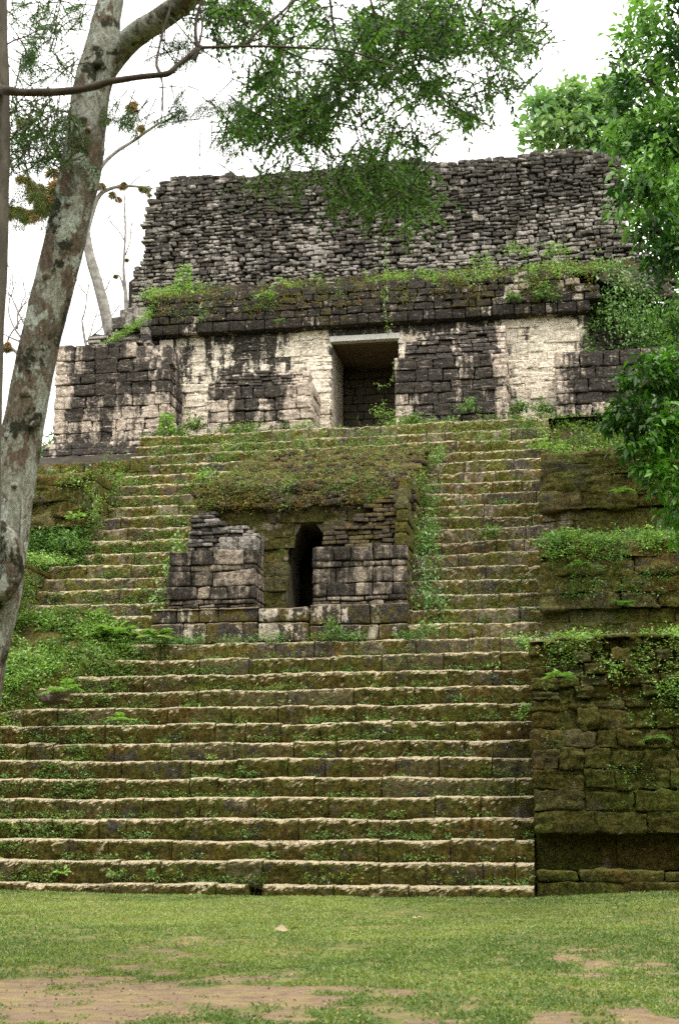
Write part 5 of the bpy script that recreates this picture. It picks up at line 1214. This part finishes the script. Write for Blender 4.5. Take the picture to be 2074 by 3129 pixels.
# right terraces
cover(g, [(-.9, 26.05, 4.7), (4, 26.05, 4.7), (4, 29.9, 5.0), (-.9, 29.9, 5.0)], 1200, (.04, .09), -.12, 1, .07, 10, seed=4, mi=2, rise=.18)
cover(g, [(-.9, 25.9, 4.2), (4, 25.9, 4.2), (4, 26.1, 4.75), (-.9, 26.1, 4.75)], 260, (.04, .08), .02, 1.3, .06, 9, seed=5, mi=0, rise=.1)
cover(g, [(.0, 25.75, 3.2), (4, 25.75, 3.2), (4, 25.95, 4.3), (.0, 25.95, 4.3)], 600, (.035, .08), .0, 1.3, .07, 9, seed=15, mi=2)
cover(g, [(-.7, 25.7, 1.6), (4, 25.7, 1.6), (4, 25.75, 4.3), (-.7, 25.75, 4.3)], 420, (.03, .06), .08, 1.7, .05, 8, seed=6, mi=3)
cover(g, [(-.75, 30.2, 6.0), (4, 30.2, 6.0), (4, 30.35, 7.4), (-.75, 30.35, 7.4)], 1000, (.035, .08), .03, 1.4, .06, 7, seed=7, mi=3)
cover(g, [(-.75, 30.35, 7.0), (4, 30.35, 7.0), (4, 30.6, 7.5), (-.75, 30.6, 7.5)], 380, (.05, .10), -.1, 1.2, .06, 10, seed=27, mi=2, rise=.2)
cover(g, [(-.75, 30.5, 7.45), (4, 30.5, 7.45), (4, 33.3, 7.9), (-.75, 33.3, 7.9)], 700, (.04, .09), -.1, 1.2, .06, 9, seed=8, mi=3, rise=.25)
cover(g, [(-.75, 33.2, 8.8), (4, 33.2, 8.8), (4, 33.35, 10.2), (-.75, 33.35, 10.2)], 900, (.035, .08), .03, 1.4, .06, 7, seed=9, mi=0)
cover(g, [(-.65, 33.4, 10.15), (4, 33.4, 10.15), (4, 35.9, 10.3), (-.65, 35.9, 10.3)], 450, (.05, .1), -.1, 1.2, .06, 9, seed=10, mi=2, rise=.25)
cover(g, [(-.6, 35.7, 10.2), (4, 35.7, 10.2), (4, 38, 12.3), (-.6, 38, 12.3)], 1300, (.05, .1), -.02, 1.0, .07, 10, seed=11, mi=0, rise=.2)
o = g.build('terrace_undergrowth', mats); o['kind'] = 'stuff'
g = Geo()
# left terraces
cover(g, [(-15, 33.2, 8.8), (-11.8, 33.2, 8.8), (-11.4, 33.35, 10.2), (-15, 33.35, 10.2)], 520, (.04, .085), .06, 1.2, .06, 9, seed=12, mi=2)
cover(g, [(-15, 33.1, 7.5), (-12, 33.1, 7.5), (-12, 33.25, 8.6), (-15, 33.25, 8.6)], 800, (.05, .10), -.15, 1.2, .08, 10, seed=13, mi=3, rise=.2)
cover(g, [(-15, 30.2, 5.9), (-12.1, 30.2, 5.9), (-12.1, 30.35, 7.4), (-15, 30.35, 7.4)], 900, (.04, .09), -.02, 1.2, .06, 9, seed=14, mi=0)
cover(g, [(-15, 30.4, 7.4), (-12.1, 30.4, 7.4), (-12.1, 33.2, 7.7), (-15, 33.2, 7.7)], 500, (.05, .1), -.1, 1.2, .06, 9, seed=15, mi=2, rise=.3)
cover(g, [(-16, 33.5, 10.15), (-11.5, 33.5, 10.15), (-11.5, 36.1, 10.3), (-16, 36.1, 10.3)], 450, (.04, .09), -.1, 1.2, .06, 9, seed=16, mi=0, rise=.2)
cover(g, [(-12.6, 32.2, 7.4), (-11.9, 32.2, 7.4), (-11.4, 36.0, 11.2), (-12.0, 36.0, 11.2)], 170, (.04, .09), -.1, 1.2, .06, 9, seed=26, mi=0, rise=.2)
cover(g, [(-16, 36.0, 10.2), (-11.6, 36.0, 10.2), (-11.6, 36.1, 11.15), (-16, 36.1, 11.15)], 350, (.04, .08), .05, 1.2, .06, 8, seed=17, mi=0)
o = g.build('terrace_undergrowth', mats); o['kind'] = 'stuff'
g = Geo()
# shrine roof
uu, vv = RG.random(2600), RG.uniform(.1, 1, 2600); P = hump(uu, vv); ok = fbm(P, 1.3, 3, 44) > -.15; P = P[ok]; m = len(P); cl = 8
Q = np.repeat(P, cl, 0) + RG.normal(0, .05, (m * cl, 3)); Q[:, 2] += RG.random(m * cl) * .08; dd = RG.normal(0, .8, (m * cl, 3)); dd[:, 2] += .3
w = np.repeat(RG.random(m) < .58, cl); LL = RG.uniform(.025, .06, m * cl); tn = np.clip(np.repeat(RG.normal(.5, .3, m), cl), 0, .98)
leaves(g, Q[w], dd[w], LL[w], LL[w] * .5, tone=tn[w], mi=1); leaves(g, Q[~w], dd[~w], LL[~w] * 1.25, LL[~w] * .6, tone=tn[~w], mi=0)
cover(g, [(-9.3, 32.6, 7.6), (-8.9, 32.6, 7.6), (-8.9, 36.2, 11.4), (-9.5, 36.2, 11.4)], 300, (.05, .09), -.1, 1.2, .09, 10, seed=18, mi=2, rise=.2)
cover(g, [(-3.6, 32.6, 7.6), (-3.3, 32.6, 7.6), (-3.3, 36.0, 11.2), (-3.7, 36.0, 11.2)], 260, (.05, .09), -.1, 1.2, .09, 10, seed=19, mi=3, rise=.2)
cover(g, [(-9.6, 30.3, 5.33), (-3.3, 30.3, 5.33), (-3.3, 30.6, 5.38), (-9.6, 30.6, 5.38)], 380, (.04, .08), .0, 1.5, .06, 9, seed=20, mi=3, rise=.16)
cover(g, [(-8.9, 31.85, 8.65), (-3.85, 31.85, 8.65), (-3.85, 32.2, 9.35), (-8.9, 32.2, 9.35)], 620, (.03, .075), .0, 1.3, .07, 9, seed=51, mi=1, rise=.12)
cover(g, [(-8.9, 31.85, 8.65), (-3.85, 31.85, 8.65), (-3.85, 32.2, 9.35), (-8.9, 32.2, 9.35)], 420, (.04, .09), .05, 1.3, .07, 9, seed=52, mi=0, rise=.12)
cover(g, [(-3.7, 31.9, 7.4), (-3.7, 35.5, 9.4), (-3.7, 35.8, 10.8), (-3.7, 32.1, 9.3)], 420, (.04, .08), -.02, 1.3, .08, 9, seed=53, mi=0, rise=.05)
o = g.build('shrine_undergrowth', mats); o['kind'] = 'stuff'
g = Geo()
# temple ledges
cover(g, [(-13.2, 40.0, 17.3), (1.2, 40.0, 17.3), (2.5, 41.6, 18.25), (-13.2, 41.6, 18.25)], 800, (.04, .10), .12, .7, .07, 11, seed=21, mi=2, rise=.22)
cover(g, [(-13.2, 40.0, 17.3), (1.2, 40.0, 17.3), (2.5, 41.6, 18.25), (-13.2, 41.6, 18.25)], 750, (.03, .07), .05, 1.4, .06, 8, seed=22, mi=1, rise=.12)
cover(g, [(-12.9, 39.45, 16.4), (.8, 39.45, 16.4), (.8, 39.7, 17.1), (-12.9, 39.7, 17.1)], 600, (.03, .08), .05, 1.1, .06, 8, seed=23, mi=1, rise=.1)
cover(g, [(-12.9, 39.45, 16.4), (.8, 39.45, 16.4), (.8, 39.75, 17.4), (-12.9, 39.75, 17.4)], 700, (.03, .08), .08, 1.0, .07, 9, seed=33, mi=0, rise=.12)
cover(g, [(-12.9, 39.5, 17.0), (.8, 39.5, 17.0), (.8, 40.0, 17.5), (-12.9, 40.0, 17.5)], 300, (.05, .10), .17, .7, .08, 11, seed=35, mi=2, rise=.2)
cover(g, [(-12.9, 39.5, 17.0), (.8, 39.5, 17.0), (.8, 40.0, 17.5), (-12.9, 40.0, 17.5)], 260, (.04, .09), .06, .9, .08, 9, seed=36, mi=1, rise=.12)
cover(g, [(-11.4, 37.5, 12.2), (-.6, 37.5, 12.2), (-.6, 38.3, 12.2), (-11.4, 38.3, 12.2)], 700, (.05, .1), .0, .9, .07, 10, seed=24, mi=0, rise=.25)
cover(g, [(-11.4, 36.2, 11.1), (-.6, 36.2, 11.1), (-.6, 37.4, 12.2), (-11.4, 37.4, 12.2)], 800, (.04, .08), .0, .9, .06, 9, seed=34, mi=0, rise=.15)
cover(g, [(.4, 39.3, 14.4), (4, 39.3, 14.4), (4, 40.9, 17.0), (.4, 40.9, 17.0)], 1300, (.05, .1), -.05, 1.0, .08, 9, seed=25, mi=3, rise=.15)
cover(g, [(-14.0, 39.0, 15.4), (-12.4, 39.0, 16.3), (-12.6, 40.2, 17.3), (-14.0, 40.2, 15.8)], 360, (.04, .09), -.05, 1.2, .06, 9, seed=28, mi=2, rise=.15)
cover(g, [(-15.0, 38.6, 11.3), (-11.5, 37.6, 11.2), (-10.5, 37.6, 11.8), (-14.5, 38.3, 11.8)], 260, (.05, .09), -.1, 1.2, .07, 9, seed=29, mi=2, rise=.2)
o = g.build('temple_undergrowth', mats); o['kind'] = 'stuff'

g = Geo()      # litter on the lawn
n = 1300; y = RG.uniform(9.5, 25, n); x = -y * .42 + (y * .5 + .9) * RG.random(n); P = np.stack([x, y, gz(x, y) + .02], 1)
dd = rdir(n, .1); LL = RG.uniform(.012, .04, n); leaves(g, P, dd, LL, LL * .6, tone=RG.random(n))
n = 900; y = RG.uniform(9.5, 20, n); x = -y * .42 + (y * .5 + .9) * RG.random(n); k = dirt(x, y) > .4; x, y = x[k], y[k]; w = RG.uniform(.004, .014, len(x))
for a_, b_, c_ in zip(x, y, w): stones(g, [a_], [float(gz(a_, b_)) + .004], [c_], [c_ * .5], c_ * .8, O=(0, b_, 0), r=c_ * .5, amp=.004, kind='s')
o = g.build('litter', L_litter); o['kind'] = 'stuff'
# ================================================================== loose stones and fallen leaves
def rock(label, px, py, Y, w, h, d, name='loose_stone'):
    g = Geo(); c = at(px, py, Y); stones(g, [c[0]], [c[2]], [w], [h], d, O=(0, Y, 0), r=min(w, h) * .45, amp=.07, nsc=5, kind='x', tone=.55, low=.06, lay=.03)
    o = g.build(name, MS['shrine'] if 'pale' in label or 'whitish' in label else MS['step_high']); return tag(o, label, 'stone')
rock('dark squarish stone at the edge of the bank, left of the steps', 118, 1605, 27.95, .3, .17, .25)
rock('pale rounded stone on top of the right front block of the shrine', 752, 1258, 31.35, .07, .05, .06)
def litter(label, X, Y, s, ang):
    g = Geo(); z = float(gz(X, Y)) + .05; d = np.array([(math.cos(ang), math.sin(ang), .25)])
    leaves(g, [(X, Y, z)], d, s, s * .55, tone=.99, fold=.2); leaves(g, [(X + .02, Y + .01, z)], -d + (0, 0, .5), s * .7, s * .4, tone=.99)
    return tag(g.build('fallen_leaf', L_litter), label, 'leaf', 'fallen leaves on the lawn')
L = at(660, 2157, 1.0)
def on_ground(px, py):
    r = ray(px, py); t = -EYE / r[2]
    for k in range(6): t = (float(gz(r[0] * t, r[1] * t)) - EYE) / r[2]
    return r[0] * t, r[1] * t
for lab, px, py in [('biggest pale dry leaf lying on the lawn left of centre', 665, 2158), ('dry leaf on the lawn just right of centre', 1195, 2140), ('dry leaf near the foot of the stairs at left', 440, 2075), ('brown leaf on the lawn near the right terrace', 1405, 2128), ('brown leaf on the grass below the stairs at centre right', 960, 2130), ('dry leaf at the stair foot beside the gap in the lowest step', 770, 2072)]:
    X, Y = on_ground(px, py); litter(lab, X, Y, .2 if 'biggest' in lab else .11, rnd.uniform(0, 6))
print('verts', sum(len(m.vertices) for m in bpy.data.meshes))
